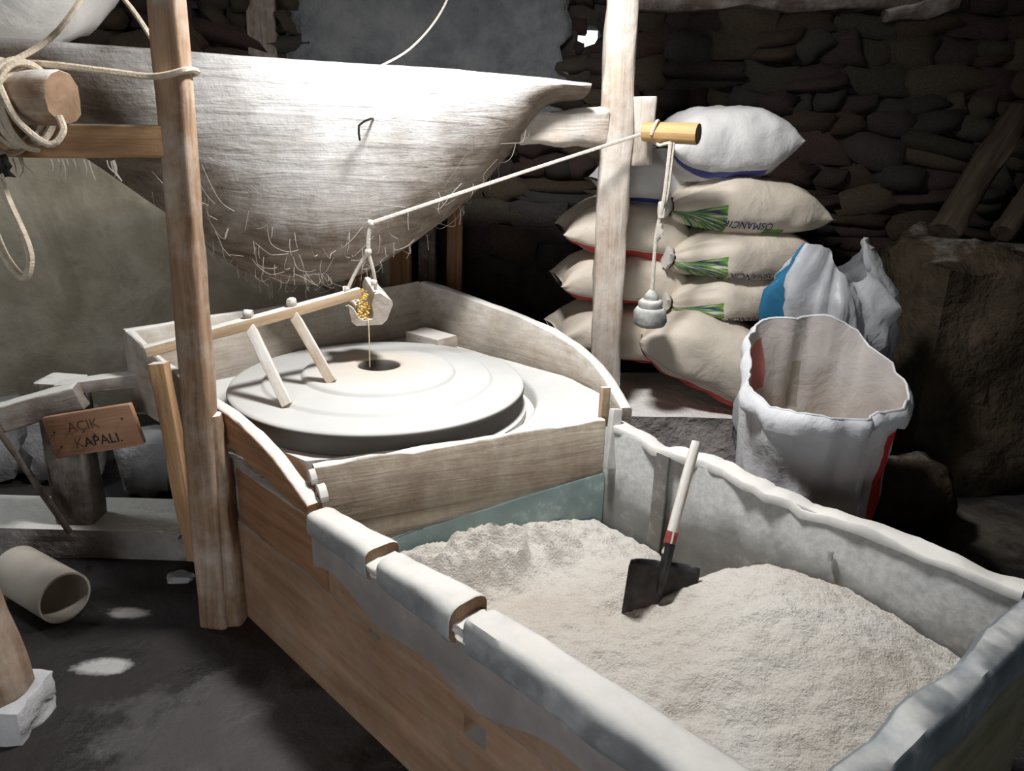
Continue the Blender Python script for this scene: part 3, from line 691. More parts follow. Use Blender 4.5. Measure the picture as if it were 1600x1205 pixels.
# ------------------------------------------------------------------ hopper
hd0 = V((-1.45, 2.55, 0)); hx = V((1.72, .5, 0)).normalized(); hn = V((-hx.y, hx.x, 0))
def interp(tab, s):
    for i in range(len(tab)-1):
        if s <= tab[i+1][0]:
            t = (s-tab[i][0])/(tab[i+1][0]-tab[i][0]); t = max(0, t); t2 = t
            return tab[i][1]+(tab[i+1][1]-tab[i][1])*t2
    return tab[-1][1]
zt = [(-.4, 1.815), (0, 1.805), (.43, 1.79), (.8, 1.785), (1.25, 1.775), (1.62, 1.76), (1.79, 1.748)]
zb = [(-.4, 1.56), (-.05, 1.5), (.06, 1.42), (.28, 1.245), (.40, 1.12), (.5, 1.045), (.6, 1.0), (.7, .982), (.79, .977), (.88, .99), (.965, 1.02), (1.145, 1.125), (1.30, 1.24), (1.43, 1.36), (1.53, 1.49), (1.585, 1.585), (1.64, 1.655), (1.7, 1.68), (1.79, 1.69)]
pw_ = [(-.4, 1.6), (.1, 1.35), (.45, 1.7), (.8, 2.1), (1.3, 2.0), (1.8, 2.2)]
wt = [(-.4, .27), (.3, .29), (1.2, .29), (1.55, .25), (1.79, .2)]
rings = []; NS, NR = 76, 18
for i in range(NS+1):
    s = -.3+2.09*i/NS; T, Bz, p, hw = interp(zt, s), interp(zb, s), interp(pw_, s), interp(wt, s)
    dp = T-Bz; ring = []
    cap = 0 if 0 < i < NS else .008
    for j in range(NR+1):          # front rim -> keel -> back rim
        th = math.pi*j/NR; f = math.sin(th); q = math.cos(th)   # q 1..-1
        off = hw*(1-math.copysign(abs(q)**(2/p), q)); zz = T-dp*(abs(f)**(2/p))
        pt = hd0+hx*(s+cap*(1 if i == 0 else -1))+hn*off+V((0, 0, zz))
        nz_ = .010*fr((s*.8, j*.35, 0), 2.2, 3)+.006*fr((s*1.2, j*1.1, 0), 3, 7)
        pt = pt+hn*nz_*(-1 if j < NR/2 else 1)+V((0, 0, nz_*.4))
        ring.append(pt)
    hol = max(0, min(1, (s-.12)/.25))*max(0, min(1, (1.62-s)/.2)); idp = .03+(dp-.09)*hol; ihw = hw-.045
    for j in range(NR, -1, -1):
        th = math.pi*j/NR; f = math.sin(th); q = math.cos(th)
        off = hw-ihw*math.copysign(abs(q)**(2/p), q); zz = T-.004-idp*(abs(f)**(2/p))
        ring.append(hd0+hx*(s+cap*(1 if i == 0 else -1))+hn*off+V((0, 0, zz)))
    rings.append(ring)
vs, fs = loft(rings)
HP = thing('grain_hopper', 'huge hollowed log hopper, white on top, hanging over the millstone', 'hopper', (-.6, 3.1, 1.5))
mwh = frame((-1.45, 2.55, 1.5), (.27, 3.05, 1.5)); inv = mwh.inverted()
obj('hull', [inv @ v for v in vs], fs, 'hopper', HP, mwh)
nl = V((-.502, 2.79, 1.605))
tube('bent_nail', [nl+V((0, .05, 0)), nl+V((0, -.012, 0)), nl+V((-.035, -.03, -.022)), nl+V((-.034, -.025, -.07))], .004, 'iron', HP, 2)

# ------------------------------------------------------------------ shoe, bar and strings
ax = V((-.3, .9, .14)).normalized(); so = V((-.523, 2.72, .955))
shx = V((.9, .3, -.05)); shx = (shx-shx.dot(ax)*ax).normalized(); shz = shx.cross(ax).normalized()
if shz.z < 0: shz = -shz
outer = [(-.066, .022), (-.056, .026), (-.042, .01), (-.026, -.03), (-.008, -.042), (.018, -.036), (.02, -.01), (.012, .03), (.022, .075), (.035, .08), (.075, .045), (.077, .03), (.062, -.04), (.045, -.062), (-.03, -.066), (-.045, -.05), (-.058, .02)]
rings = []
for i in range(9):
    t = i/8; k = 1-.22*t
    rings.append([so+ax*(.22*t)+shx*(x*1.18*k+.002*fr((x*9, z*9, t), 3, 1))+shz*(z*.85*k+.002*fr((x*9, z*9, t), 3, 5)) for x, z in outer])
vs, fs = loft(rings)
mws = frame(so, so+ax, shz); inv = mws.inverted()
shoe = obj('grain_shoe', [inv @ v for v in vs], fs, 'sheetrim', None, mws); shoe.data.materials[0] = M['casing']
tag(shoe, 'small carved wooden feed spout under the hopper, holding grain', 'spout')
vs, fs = [], []
R = random.Random(5); ks = []
ico = bmesh.new(); bmesh.ops.create_icosphere(ico, subdivisions=1, radius=1); iv = [v.co.copy() for v in ico.verts]; ifc = [tuple(v.index for v in f.verts) for f in ico.faces]; ico.free()
for q in range(170):
    t = R.random(); zz = R.uniform(-.034, .012); hw_ = .018+.0*zz
    c_ = so+ax*(.004+.1*t)+shx*R.uniform(-.03-.15*max(0, zz+.0)*2, .012)+shz*(zz+.035*t)
    rot = Matrix.Rotation(R.uniform(0, 6), 3, 'Z') @ Matrix.Rotation(R.uniform(0, 6), 3, 'X'); kb = len(vs)
    vs += [c_+rot @ V((v.x*.0055, v.y*.0042, v.z*.003)) for v in iv]; fs += [tuple(x+kb for x in f) for f in ifc]
o = obj('grain', vs, fs, 'corn'); tag(o, 'golden maize grain lying in the feed spout', 'grain', kind='stuff')
g0 = so-ax*.002+shz*-.03+shx*.004
o = tube('grain_trickle', [g0, g0+V((.004, -.012, -.03)), V((g0.x+.004, g0.y-.02, .752))], .002, 'trickle', None, 3, 5)
tag(o, 'thin trickle of grain falling from the spout into the millstone eye', 'trickle')
b0, b1 = V((-1.165, 2.37, .888)), V((-.55, 2.735, 1.02))
fr_ = thing('shaker_bar', 'slanted pale wooden bar with two legs resting on the millstone', 'bar', b0)
beam('bar', b0, b1, .034, .036, 'stick', fr_, seg=14, jit=.003, rnd=.15)
bd = (b1-b0)
for (t, ft) in ((.46, V((-.735, 2.405, .706))), (.665, V((-.622, 2.561, .739)))):
    tp = b0+bd*t+V((.0, -.004, -.012))
    lg = beam('leg', tp, ft, .034, .024, 'stick', fr_, up=(0, -1, .3), seg=8, jit=.002, rnd=.12)
    rock('peg', b0+bd*t+V((-.004, .0, .028)), (.032, .03, .03), 'casing', fr_, t*9, 2, .15, .3)
    if t > .6:
        q = tp.lerp(ft, .62); q2 = tp.lerp(ft, .92)
        beam('metal_plate', q+V((.01, -.02, .012)), q2+V((.01, -.02, .012)), .04, .006, 'plate', lg, up=(0, -1, .3), seg=3, jit=.001)
fr_.name = 'shaker_bar'
# strings
st = V((-.497, 2.70, 1.268)); kn = V((-.51, 2.705, 1.17))
fs_ = thing('feed_string', 'pale string from the yellow peg down to the feed spout', 'string', st)
tube('long_string', [V((.46, 3.11, 1.575)), V((.0, 2.915, 1.43)), st], .0065, 'string', fs_, 8)
tube('drop_string', [st, (st+kn)/2+V((-.004, 0, 0)), kn], .008, 'string', fs_, 4)
tube('bridle_string', [kn, V((-.555, 2.715, 1.1)), b0+bd*.935+V((0, -.0, .02))], .0065, 'string', fs_, 4)
tube('bridle_string', [kn, V((-.495, 2.72, 1.09)), so+shx*.03+shz*.075+ax*.02], .0065, 'string', fs_, 4)
for p in (st, kn, b0+bd*.935+V((0, 0, .022)), V((-.497, 2.72, 1.06))): rock('knot', p, (.02, .02, .022), 'string', fs_, p.x*9, 2, .2, .2)
wr = thing('weight_rope', 'doubled rope hanging from the yellow peg, carrying the weight', 'rope', (.56, 3.09, 1.0))
tube('strand', [V((.566, 3.045, 1.55)), V((.562, 3.06, 1.35)), V((.548, 3.08, 1.2)), V((.551, 3.09, .965))], .0075, 'string', wr, 6)
tube('strand', [V((.578, 3.05, 1.55)), V((.574, 3.06, 1.36)), V((.56, 3.08, 1.3)), V((.553, 3.085, 1.18))], .006, 'string', wr, 6)
tube('peg_loop', [V((.50, 3.095, 1.575)), V((.515, 3.09, 1.622)), V((.53, 3.13, 1.62)), V((.53, 3.16, 1.58)), V((.53, 3.1, 1.54)), V((.55, 3.065, 1.545)), V((.566, 3.045, 1.55))], .006, 'string', wr, 5)
for z in (1.3, 1.22): rock('knot', (.557, 3.075, z), (.026, .026, .06), 'string', wr, z, 2, .25, .3)
wt_ = thing('counterweight', 'stepped white-floured iron weight hanging before the sacks', 'weight', (.551, 3.095, .83))
lathe('lower_block', [(.05, .835), (.062, .842), (.068, .855), (.067, .9), (.058, .912), (.0, .913)], 'weight', wt_, (.551, 3.095, 0), 10, True, False, .12)
lathe('upper_block', [(.046, .912), (.05, .918), (.05, .937), (.042, .945), (.0, .946)], 'weight', wt_, (.551, 3.095, 0), 10, True, False, .12)
lathe('knob', [(.03, .945), (.032, .95), (.026, .966), (.012, .984), (.0, .985)], 'weight', wt_, (.551, 3.095, 0), 8, True, False, .12)

# ------------------------------------------------------------------ ropes on the left
rp_ = thing('coiled_rope', 'cream rope coiled in loose loops round the short log', 'rope', (-1.2, 2.06, 1.63))
lgx = V((.675, -.125, .005)).normalized(); c0 = V((-1.26, 2.062, 1.631)); ly = V((-lgx.y, lgx.x, 0))
pts = []
for i in range(70):
    a = i*2*math.pi/12; tt = i/70
    r_ = .078+.012*math.sin(i*.7)
    low = .035*max(0, -math.sin(a))*(1+.6*math.sin(i*.21))
    pts.append(c0+lgx*(-.05+.11*tt+.02*math.sin(a*1.0+1))+ly*(r_*math.cos(a))+V((0, 0, r_*math.sin(a)-low)))
tube('coil', pts, .0085, 'rope', rp_, 3)
tube('loose_loop', [c0+V((.02, -.085, .03)), c0+V((.06, -.1, -.05)), c0+V((.12, -.09, -.105)), c0+V((.15, -.07, -.075)), c0+V((.14, -.06, -.04))], .0085, 'rope', rp_, 5)
tube('hanging_strand', [c0+V((-.04, -.085, .05)), c0+V((-.05, -.1, -.03)), c0+V((-.045, -.1, -.12)), c0+V((-.015, -.1, -.16))], .0085, 'rope', rp_, 5)
tube('hanging_strand', [c0+V((-.01, -.09, .04)), c0+V((-.03, -.105, -.05)), c0+V((-.025, -.105, -.11)), c0+V((-.01, -.1, -.16))], .0085, 'rope', rp_, 5)
o = tube('rope_loop', [V((-1.262, 1.955, 1.46)), V((-1.25, 1.95, 1.40)), V((-1.213, 1.94, 1.29)), V((-1.212, 1.935, 1.235)), V((-1.235, 1.935, 1.205)), V((-1.275, 1.94, 1.26)), V((-1.3, 1.95, 1.36)), V((-1.29, 1.955, 1.45))], .011, 'rope')
tag(o, 'thick cream rope loop dangling below the orange beam', 'rope')
rock('rope_knot', (-1.27, 1.96, 1.472), (.06, .05, .045), 'dark', o, 3, 3, .3, .3)
o = tube('tie_rope', [V((-1.25, 2.05, 1.71)), V((-1.2, 2.2, 1.8)), V((-1.12, 2.35, 2.0)), V((-1.05, 2.5, 2.2))], .008, 'rope')
tag(o, 'cream rope rising from the coil across the white bundle', 'rope')
o = tube('tie_rope', [V((-1.27, 2.5, 2.02)), V((-1.1, 2.38, 1.9)), V((-.985, 2.28, 1.78))], .007, 'rope')
tag(o, 'thin rope slanting from the white bundle down to the brown post', 'rope')
px, py, pz = -.908, 2.205, 1.705
o = tube('tie_rope', [V((-1.3, 2.06, 1.705)), V((-1.2, 2.09, 1.714)), V((-1.05, 2.128, 1.702)), V((-.962, 2.155, 1.694)), V((-.912, 2.152, 1.698)), V((-.873, 2.155, 1.708)), V((-.861, 2.165, 1.712)), V((-.86, 2.2, 1.715)), V((-.87, 2.25, 1.71)), V((-.92, 2.255, 1.7)), V((-.965, 2.24, 1.7))], .0085, 'rope')
tag(o, 'cream rope tied round the tall brown post near its top', 'rope')
o = tube('grey_string', [V((-.52, 3.0, 1.775)), V((-.42, 3.2, 1.86)), V((-.33, 3.4, 2.0)), V((-.28, 3.5, 2.15)), V((-.26, 3.55, 2.4))], .0045, 'string')
tag(o, 'thin grey cord curving up from the top of the hopper', 'string')

# ------------------------------------------------------------------ sacks
def sackfun(Ln, Wd, Ht, e0, e1, seed, flop=.03):
    def f(s, ph):
        d0, d1 = s*Ln, (1-s)*Ln
        def a_(d, e): # width factor
            if e == 'tie': return .16+.84*min(1, (d/(.3*Ln)))**.55 if d < .3*Ln else 1
            return 1
        def b_(d, e): # height factor
            t = min(1, d/(.3*Ln))
            if e == 'tie': return .3+.7*min(1, d/(.3*Ln))**.6
            return .02+.98*max(0, 1-(1-t)**2)**.62
        aw = a_(d0, e0)*a_(d1, e1); bh = b_(d0, e0)*b_(d1, e1)
        pin = .1*(1-min(1, d0/(.2*Ln)))*(e0 != 'tie')+.1*(1-min(1, d1/(.2*Ln)))*(e1 != 'tie')
        c_, s_ = math.cos(ph), math.sin(ph)
        y = -Wd/2*aw*(1-pin)*sp(c_, .75); z = Ht/2*bh*sp(s_, .72)
        x = (s-.5)*Ln
        if (d0 < 1e-6 and e0 != 'tie') or (d1 < 1e-6 and e1 != 'tie'): z *= .08; x *= 1.015
        corner = (abs(c_)**2)*.04*Ln*((1-min(1, d1/(.15*Ln)))*(e1 != 'tie')-(1-min(1, d0/(.15*Ln)))*(e0 != 'tie'))
        x += corner
        n_ = .05*Ht*fr((x*1.2, c_*.35, s_*.35), 4, seed)+.022*Ht*fr((x, c_*.3, s_*.3), 12, seed+3)
        if e0 == 'tie' and d0 < .3*Ln: n_ += .05*Ht*math.sin(ph*11+seed)*(1-d0/(.3*Ln))*min(1, d0/(.03*Ln)+.4)
        y -= n_*c_; z += n_*s_
        z -= flop*((2*s-1)**4)*(1 if z > -Ht else 1)
        return V((x, y, z))
    return f
def sack(label, loc, Ln, Wd, Ht, mat, yaw=0, pitch=0, e0='seam', e1='seam', seed=0, group='filled sacks stacked by the stone wall', text=None, flop=.03, roll=0, name='flour_sack', cat='sack'):
    f = sackfun(Ln, Wd, Ht, e0, e1, seed, flop); NS, NP = 40, 44
    mw = Matrix.Translation(loc) @ Matrix.Rotation(yaw, 4, 'Z') @ Matrix.Rotation(pitch, 4, 'Y') @ Matrix.Rotation(roll, 4, 'X')
    SV = [.5-.5*math.cos(math.pi*i/NS) if i not in (0, NS) else i/NS for i in range(NS+1)]
    rings = [[f(SV[i], -math.pi+2*math.pi*j/NP) for j in range(NP)] for i in range(NS+1)]
    vs, fs = loft(rings); uvs = []
    for i in range(NS):
        for j in range(NP): uvs.append([(SV[i], j/NP), (SV[i], (j+1)/NP), (SV[i+1], (j+1)/NP), (SV[i+1], j/NP)])
    uvs.append([(0, .9)]*NP); uvs.append([(1, .9)]*NP)
    # keep uv order safe: normals are recalculated afterwards, so uvs are set by vertex position order
    root = thing(name, label, cat, loc, group)
    me = bpy.data.meshes.new('sack_body'); me.from_pydata([tuple(v) for v in vs], [], fs); me.materials.append(M[mat])
    ul = me.uv_layers.new(name='UVMap')
    for p in me.polygons:
        for k, li in enumerate(p.loop_indices): ul.data[li].uv = uvs[p.index][k]
    me.polygons.foreach_set('use_smooth', [True]*len(me.polygons))
    me.flip_normals()
    o = bpy.data.objects.new('sack_body', me); COL.objects.link(o); o.parent = root; o.matrix_local = root.matrix_basis.inverted() @ mw
    if e0 == 'tie':
        c_ = mw @ f(0, 0).lerp(f(0, math.pi), .5); dirx = (mw.to_3x3() @ V((1, 0, 0)))
        rings2 = []
        for q in range(5):
            rad = (.022, .02, .03, .04, .045)[q]
            rings2.append([c_-dirx*(.012*q-.012)+(mw.to_3x3() @ V((0, math.cos(2*math.pi*j/16)*rad*(1+.25*(j % 2)*(q > 1)), math.sin(2*math.pi*j/16)*rad*(1+.25*(j % 2)*(q > 1))))) for j in range(16)])
        v2, f2 = loft(rings2); obj('tied_neck', v2, f2, 'sack_bundle', root)
    if text:
        body, s_a, ph_a, size, mname = text
        cu = bpy.data.curves.new('t', 'FONT'); cu.body = body; cu.size = 1; to = bpy.data.objects.new('t', cu); COL.objects.link(to)
        tm = bpy.data.meshes.new_from_object(to); bpy.data.objects.remove(to)
        bm = bmesh.new(); bm.from_mesh(tm)
        bmesh.ops.triangulate(bm, faces=bm.faces)
        for _ in range(2):
            bmesh.ops.subdivide_edges(bm, edges=[e for e in bm.edges if e.calc_length() > .22], cuts=1)
            bmesh.ops.triangulate(bm, faces=[q for q in bm.faces if len(q.verts) > 3])
        for v in bm.verts:
            ss = s_a-v.co.x*size/Ln; pp = ph_a-v.co.y*size*1.15/(Ht/2)
            p = f(ss, pp); n_ = (f(ss+.01, pp)-f(ss-.01, pp)).cross(f(ss, pp+.03)-f(ss, pp-.03)).normalized()
            if n_.y > 0: n_ = -n_
            v.co = p+n_*.003
        bm.to_mesh(tm); bm.free(); tm.materials.clear(); tm.materials.append(M[mname])
        to = bpy.data.objects.new('printed_word', tm); COL.objects.link(to); to.parent = root; to.matrix_local = root.matrix_basis.inverted() @ mw
    return root
R_ = math.radians
ld_ = rock('stone_ledge', (.73, 3.52, .2), (.74, .7, .43), 'ledge', None, 5, 7, .07, .8); tag(ld_, 'rough pale stone ledge under the stacked sacks', 'ledge')
# left column, bottom to top
sack('cream sack with red stripe at the bottom of the left column, behind the floured post', (.5, 3.6, .69), .6, .44, .25, 'sack_red2', R_(8), R_(6), seed=1)
sack('cream sack with red lower edge, second from the bottom of the left column', (.5, 3.62, .945), .58, .44, .235, 'sack_red', R_(6), R_(2), seed=2)
sack('cream sack with red lower edge, third from the bottom of the left column', (.51, 3.62, 1.165), .58, .44, .25, 'sack_red', R_(4), R_(7), seed=3, flop=.05)
sack('pale sack with blue stripe at the top of the left column', (.6, 3.66, 1.385), .46, .42, .22, 'sack_blue', R_(4), R_(4), seed=4)
# right column
sack('bulging cream sack with red edge, bottom of right column, corner drooping', (.9, 3.42, .65), .62, .5, .34, 'sack_red2', R_(-8), R_(24), seed=5, flop=.06)
sack('cream sack with green fan print, lowest of the three tied sacks', (.985, 3.5, .895), .6, .42, .21, 'sack_fan2', R_(14), 0, 'tie', seed=6, text=('OSMANCIK', .66, R_(-26), .042, 'navy'))
sack('cream sack with green fan print, middle of the three tied sacks', (1.0, 3.5, 1.085), .64, .43, .235, 'sack_fan2', R_(12), R_(2), 'tie', seed=7, text=('OSMANCIK', .64, R_(-24), .044, 'navy'))
sack('cream sack with green fan print, highest of the three tied sacks', (.975, 3.5, 1.295), .64, .43, .245, 'sack_fan', R_(12), R_(3), 'tie', seed=8, text=('OSMANCIK', .6, R_(-20), .044, 'navy'))
sack('plump white sack with blue stripe lying on top of the right column', (.86, 3.5, 1.545), .52, .44, .3, 'sack_blue', R_(10), R_(-4), seed=9, flop=.0)
# white bundle lying on the hopper
sack('white wrapped cloth bundle lying on the left end of the hopper', (-1.88, 2.9, 2.075), 1.0, .55, .56, 'sack_bundle', R_(12), 0, seed=12, group=None, flop=-.12, name='cloth_bundle', cat='bundle')

M['cuff'] = cloth('white_sack_cuff', (.9, .9, .92), trans=.2)
def openbag(name, label, c_, prof, mat, inmat, seed, tilt, fill=None, crump=.03, squash=(1, .85), group=None, fillmat='corn', collar=False, hi=.35):
    """standing bag: prof = (z, radius); tilt(a) is added to z near the rim"""
    root = thing(name, label, 'sack', (c_[0], c_[1], 0), group); n = 72
    def ringof(z, r_, k, inner=0):
        out = []
        for j in range(n):
            a = 2*math.pi*j/n
            w_ = crump*(1.2*fr((math.cos(a)*.5, math.sin(a)*.5, z*.7), 2.6, seed)+hi*fr((math.cos(a), math.sin(a), z*.8), 5, seed+2))
            rad = r_*(1+w_/.2)-inner; e = 1.0
            out.append(V((c_[0]+rad*squash[0]*math.cos(a)*e, c_[1]+rad*squash[1]*math.sin(a)*e, z+k*tilt(a)+k*.02*fr((math.cos(a), math.sin(a), 0), 3, seed+5))))
        return out
    zmax = prof[-1][0]; Z = []
    for i in range(len(prof)-1):
        for q in range(5): t = q/5; Z.append((prof[i][0]+(prof[i+1][0]-prof[i][0])*t, prof[i][1]+(prof[i+1][1]-prof[i][1])*t))
    Z.append(prof[-1])
    def build(nm, inner, mt, zs, cap):
        rings = [ringof(z, r_, max(0, (z/zmax))**2, inner) for z, r_ in zs]
        vs, fs = loft(rings, cap, False); m_ = len(zs)-1
        me = bpy.data.meshes.new(nm); me.from_pydata([tuple(v) for v in vs], [], fs); me.materials.append(M[mt]); ul = me.uv_layers.new(name='UVMap')
        for p in me.polygons:
            if p.index >= m_*n: continue
            i, j = divmod(p.index, n)
            for k, li in enumerate(p.loop_indices):
                ul.data[li].uv = (((j, j+1, j+1, j)[k])/n, ((i, i, i+1, i+1)[k])/m_)
        me.polygons.foreach_set('use_smooth', [True]*len(me.polygons))
        o = bpy.data.objects.new(nm, me); COL.objects.link(o); o.parent = root; o.matrix_local = root.matrix_basis.inverted(); return o
    build('bag_wall', 0, mat, Z, True)
    if inmat:
        build('bag_inside', .007, inmat, [q for q in Z if q[0] > (fill or .1)-.1], False)
        # rolled rim
        rim = ringof(zmax, prof[-1][1], 1, .003); vs, fs = tubedata(rim+[rim[0]], .0045, 6); obj('bag_rim', vs, fs, mat, root)
    if collar:   # the mouth is turned out into a loose, uneven cuff
        top = ringof(zmax, prof[-1][1], 1, 0); rings = [top]
        for q in range(1, 5):
            t = q/4; rg = []
            for j in range(n):
                a = 2*math.pi*j/n; dn = (.075+.04*fr((math.cos(a), math.sin(a), 0), 1.5, 11))*t; o_ = .012*math.sin(t*math.pi)+.012*t+.008*fr((math.cos(a)*2, math.sin(a)*2, t), 2, 3)
                d = V((math.cos(a), math.sin(a), 0)); rg.append(top[j]+d*o_+V((0, 0, .004*(q == 1)-dn)))
            rings.append(rg)
        vs, fs = loft(rings, False, False); obj('folded_cuff', vs, fs, 'sack_bundle' if False else 'cuff', root)
    if fill:
        vs = [V((c_[0], c_[1], fill+.03))]; fs = []
        r_ = interp([(a, b_) for a, b_ in prof], fill); rg = [V((q.x, q.y, fill+.02*fr((q.x, q.y, 0), 8, 1))) for q in ringof(fill, r_, 0, .012)]
        vs += rg; fs = [(0, 1+j, 1+(j+1) % n) for j in range(n)]; o = obj('sack_contents', vs, fs, fillmat, root); o['kind'] = 'stuff'
    return root
M['meal'] = plain('coarse_meal', (.42, .33, .2), .9, .35, 30, bmp=.6, bscale=60)
openbag('open_sack', 'open white woven sack with a red side stripe standing by the bin', (1.06, 2.56), [(.0, .2), (.06, .23), (.3, .235), (.55, .235), (.7, .25), (.83, .268)], 'sack_open', 'sack_in', 4, lambda a: .12*math.sin(a)-.03*math.cos(2*a), .5, .03, (1.02, .86), fillmat='meal', collar=True)
# crumpled clear sack behind
openbag('crumpled_sack', 'crumpled translucent sack with blue stripes standing behind the open sack', (1.27, 3.1), [(.0, .2), (.1, .24), (.5, .25), (.8, .25), (.98, .22), (1.08, .16), (1.13, .12)], 'sack_clear', None, 9, lambda a: .06*math.cos(2*a-.6)+.03*math.cos(3*a), None, .06, (1.08, .6), hi=1.1)

# ------------------------------------------------------------------ right side : block, logs, rocks
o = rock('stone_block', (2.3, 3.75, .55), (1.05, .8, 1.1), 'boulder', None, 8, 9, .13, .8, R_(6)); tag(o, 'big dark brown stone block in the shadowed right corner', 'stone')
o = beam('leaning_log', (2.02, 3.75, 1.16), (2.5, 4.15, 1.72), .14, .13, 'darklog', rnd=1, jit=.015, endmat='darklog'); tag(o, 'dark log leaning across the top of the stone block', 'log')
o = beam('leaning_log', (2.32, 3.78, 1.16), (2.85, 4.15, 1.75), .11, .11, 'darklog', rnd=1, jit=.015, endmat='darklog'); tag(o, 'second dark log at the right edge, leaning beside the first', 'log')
for i, (p, sz, lb) in enumerate((((2.5, 3.65, 1.165), (.16, .14, .15), 'small pale rock on top of the big stone block'),
                                 ((1.66, 2.98, .15), (.3, .28, .34), 'rounded brown boulder on the floor beside the open sack'),
                                 ((1.55, 2.6, .06), (.22, .2, .12), 'low pale stone lying between the boulder and the bin'),
                                 ((-2.35, 3.3, .17), (.3, .3, .36), 'pale rubble stone at the far left under the plaster wall'),
                                 ((-2.02, 3.3, .16), (.28, .26, .32), 'pale rubble stone left of the sign post'),
                                 ((-1.6, 3.2, .14), (.26, .26, .28), 'pale rubble stone in the dark gap under the sign'),
                                 ((-1.18, 2.45, .015), (.09, .05, .03), 'small white stone chip on the dark floor by the post'))):
    q = rock('loose_rock', p, sz, 'rock' if i not in (1,) else 'boulder', None, 30+i*2, 4, .16, .35); tag(q, lb, 'rock')

# ------------------------------------------------------------------ left corner : sign, rail, slab, pipe, post
sl = rock('stone_slab', (-2.02, 2.72, .06), (1.62, .27, .12), 'ledge', None, 14, 9, .03, .97); tag(sl, 'long low dusty slab along the floor at the left', 'slab')
o = beam('sign_post', (-1.645, 2.68, .12), (-1.625, 2.66, .69), .14, .12, 'oldwood', up=(0, -1, 0), seg=10, jit=.01, rnd=.25); tag(o, 'dark squat post behind the sign board', 'post')
o = beam('hand_rail', (-1.6, 2.6, .675), (-1.23, 2.66, .72), .07, .045, 'railwood', jit=.004); tag(o, 'grey rail joining the sign post to the casing', 'rail')
o = beam('cross_board', (-1.79, 2.51, .585), (-1.5, 2.56, .665), .07, .09, 'railwood', jit=.006, rnd=.2); tag(o, 'short pale board nailed across the top of the dark sign post', 'board')
o = beam('thin_stick', (-1.62, 2.55, .13), (-1.755, 2.46, .59), .022, .022, 'oldwood', rnd=.8, jit=.004); tag(o, 'thin dark stick leaning at the left end of the short board', 'stick')
sg = thing('sign_board', 'small reddish wooden sign with faded handwritten capital letters', 'sign', (-1.43, 2.49, .56))
s0, s1 = V((-1.587, 2.485, .535)), V((-1.272, 2.475, .60))
beam('board', s0, s1, .02, .15, 'signwood', sg, seg=6, jit=.002, rnd=.08)
def lettering(body, org, xd, zd, nrm, size, mat, parent):
    cu = bpy.data.curves.new('t', 'FONT'); cu.body = body; cu.size = size; cu.extrude = .0004; to = bpy.data.objects.new('t', cu); COL.objects.link(to)
    tm = bpy.data.meshes.new_from_object(to); bpy.data.objects.remove(to); tm.materials.clear(); tm.materials.append(M[mat])
    mw = Matrix(((xd.x, zd.x, nrm.x, org.x), (xd.y, zd.y, nrm.y, org.y), (xd.z, zd.z, nrm.z, org.z), (0, 0, 0, 1)))
    o = bpy.data.objects.new('lettering', tm); COL.objects.link(o); o.parent = parent; o.matrix_local = parent.matrix_basis.inverted() @ mw; return o
xd = (s1-s0).normalized(); nr = V((0, -1, 0)); nr = (nr-nr.dot(xd)*xd).normalized(); zd = nr.cross(xd)
lettering('AÇIK', s0+xd*.08+zd*.012+nr*.0125, xd, zd, nr, .05, 'inkfaint', sg)
lettering('K', s0+xd*.085-zd*.05+nr*.0125, xd, zd, nr, .05, 'inkfaint', sg)
lettering('APALI.', s0+xd*.118-zd*.05+nr*.0125, xd, zd, nr, .05, 'ink', sg)
for (a, c_) in ((.03, .02), (.035, -.035), (.28, .03), (.165, -.012)): rock('nail_head', s0+xd*a+zd*c_+nr*.012, (.007, .006, .007), 'ink', sg, a, 1, .05, .3)
pd = V((-.84, .52, .0)).normalized(); pc = V((-1.45, 2.2, .088))
rings = []
for (t, r_) in ((0, .086), (.3, .086), (.3, .079), (0, .079)):
    x_ = V((pd.y, -pd.x, 0)); rings.append([pc+pd*t+x_*(r_*math.cos(2*math.pi*j/32))+V((0, 0, r_*math.sin(2*math.pi*j/32))) for j in range(32)])
vs, fs = loft(rings+[rings[0]], False, False); o = obj('plastic_pipe', vs, fs, 'pvc'); tag(o, 'short length of wide cream plastic pipe on the dark floor', 'pipe')
lp_ = thing('corner_post', 'round brown post at the lower left edge standing on a white stone', 'post', (-1.36, 1.74, 0))
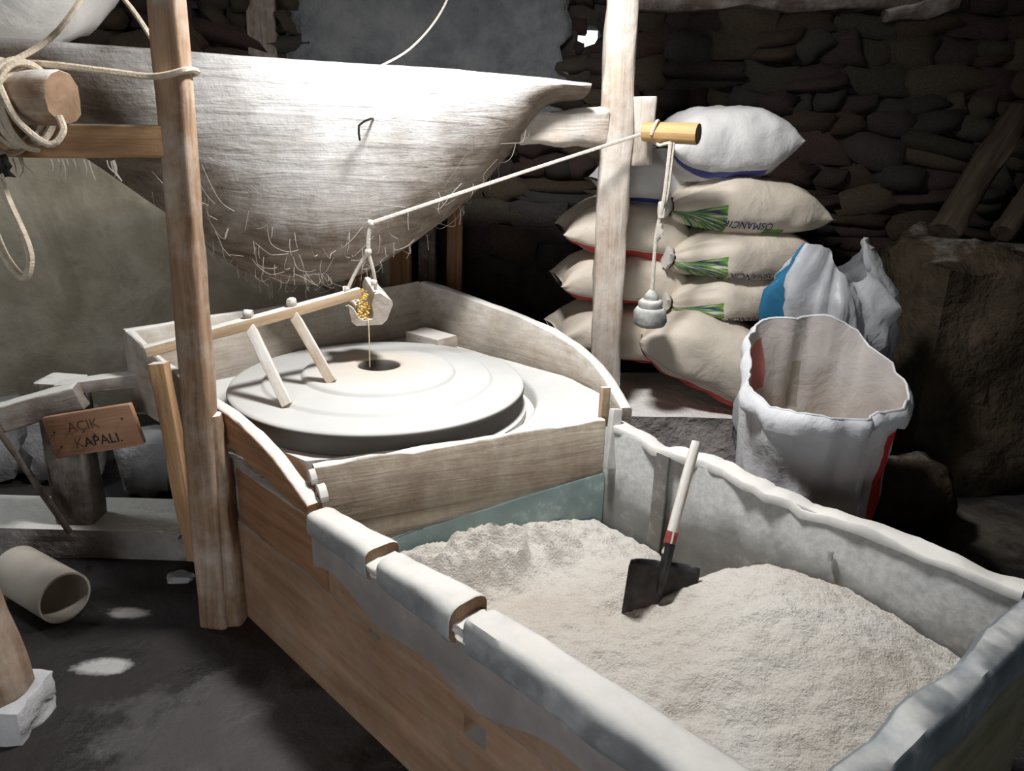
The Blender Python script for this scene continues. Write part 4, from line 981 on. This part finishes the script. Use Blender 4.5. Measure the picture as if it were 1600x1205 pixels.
beam('shaft', (-1.365, 1.74, .1), (-1.475, 1.75, .95), .15, .15, 'post', lp_, up=(0, -1, 0), rnd=.9, jit=.012, taper=(1.0, .95))
rock('stone_foot', (-1.405, 1.74, .05), (.27, .18, .11), 'whitewash', lp_, 3, 5, .07, .85)

# ------------------------------------------------------------------ cobwebs
def webs(name, label, gen, count, seed, parent=None):
    R = random.Random(seed); vs, fs = [], []
    for _ in range(count):
        pts, r_ = gen(R); v2, f2 = tubedata(smoothpath(pts, 4), r_, 3, r_*.6); k = len(vs); vs += v2; fs += [tuple(x+k for x in f) for f in f2]
    o = obj(name, vs, fs, 'web'); tag(o, label, 'cobweb', kind='stuff'); return o
def hull_pt(s, th, out=.006):
    T, Bz, p, hw = interp(zt, s), interp(zb, s), interp(pw_, s), interp(wt, s); q, f = math.cos(th), math.sin(th)
    return hd0+hx*s+hn*(hw*(1-math.copysign(abs(q)**(2/p), q))-out)+V((0, 0, T-(T-Bz)*abs(f)**(2/p)-out))
def gen1(R):
    s = R.triangular(.2, 1.62, .5); th = R.uniform(.75, 1.5); p = hull_pt(s, th)
    if R.random() < .6:
        q = hull_pt(max(.15, min(1.6, s+R.uniform(-.12, .12))), min(1.55, th+R.uniform(-.25, .25)))
        return [p, p.lerp(q, .3)+V((R.uniform(-.02, .02), -.01, -R.uniform(.005, .03))), p.lerp(q, .7)+V((R.uniform(-.02, .02), -.012, -R.uniform(.01, .04))), q], .0013
    return [p, p+V((R.uniform(-.005, .005), -.003, -.03)), p+V((R.uniform(-.01, .01), 0, -R.uniform(.03, .07)))], .0013
webs('cobweb', 'grey cobweb strands hanging from the underside of the hopper', gen1, 120, 2)
def gen2(R):
    x = R.uniform(-1.42, -1.02); p = V((x, 2.1+R.uniform(-.03, .03), 1.485)); l_ = R.choice((.03, .04, .05, .15 if R.random() < .2 else .04))
    return [p, p+V((.004, 0, -l_/2)), p+V((R.uniform(-.01, .03), 0, -l_))], .0018
webs('cobweb', 'cobweb threads hanging under the orange beam', gen2, 22, 4)
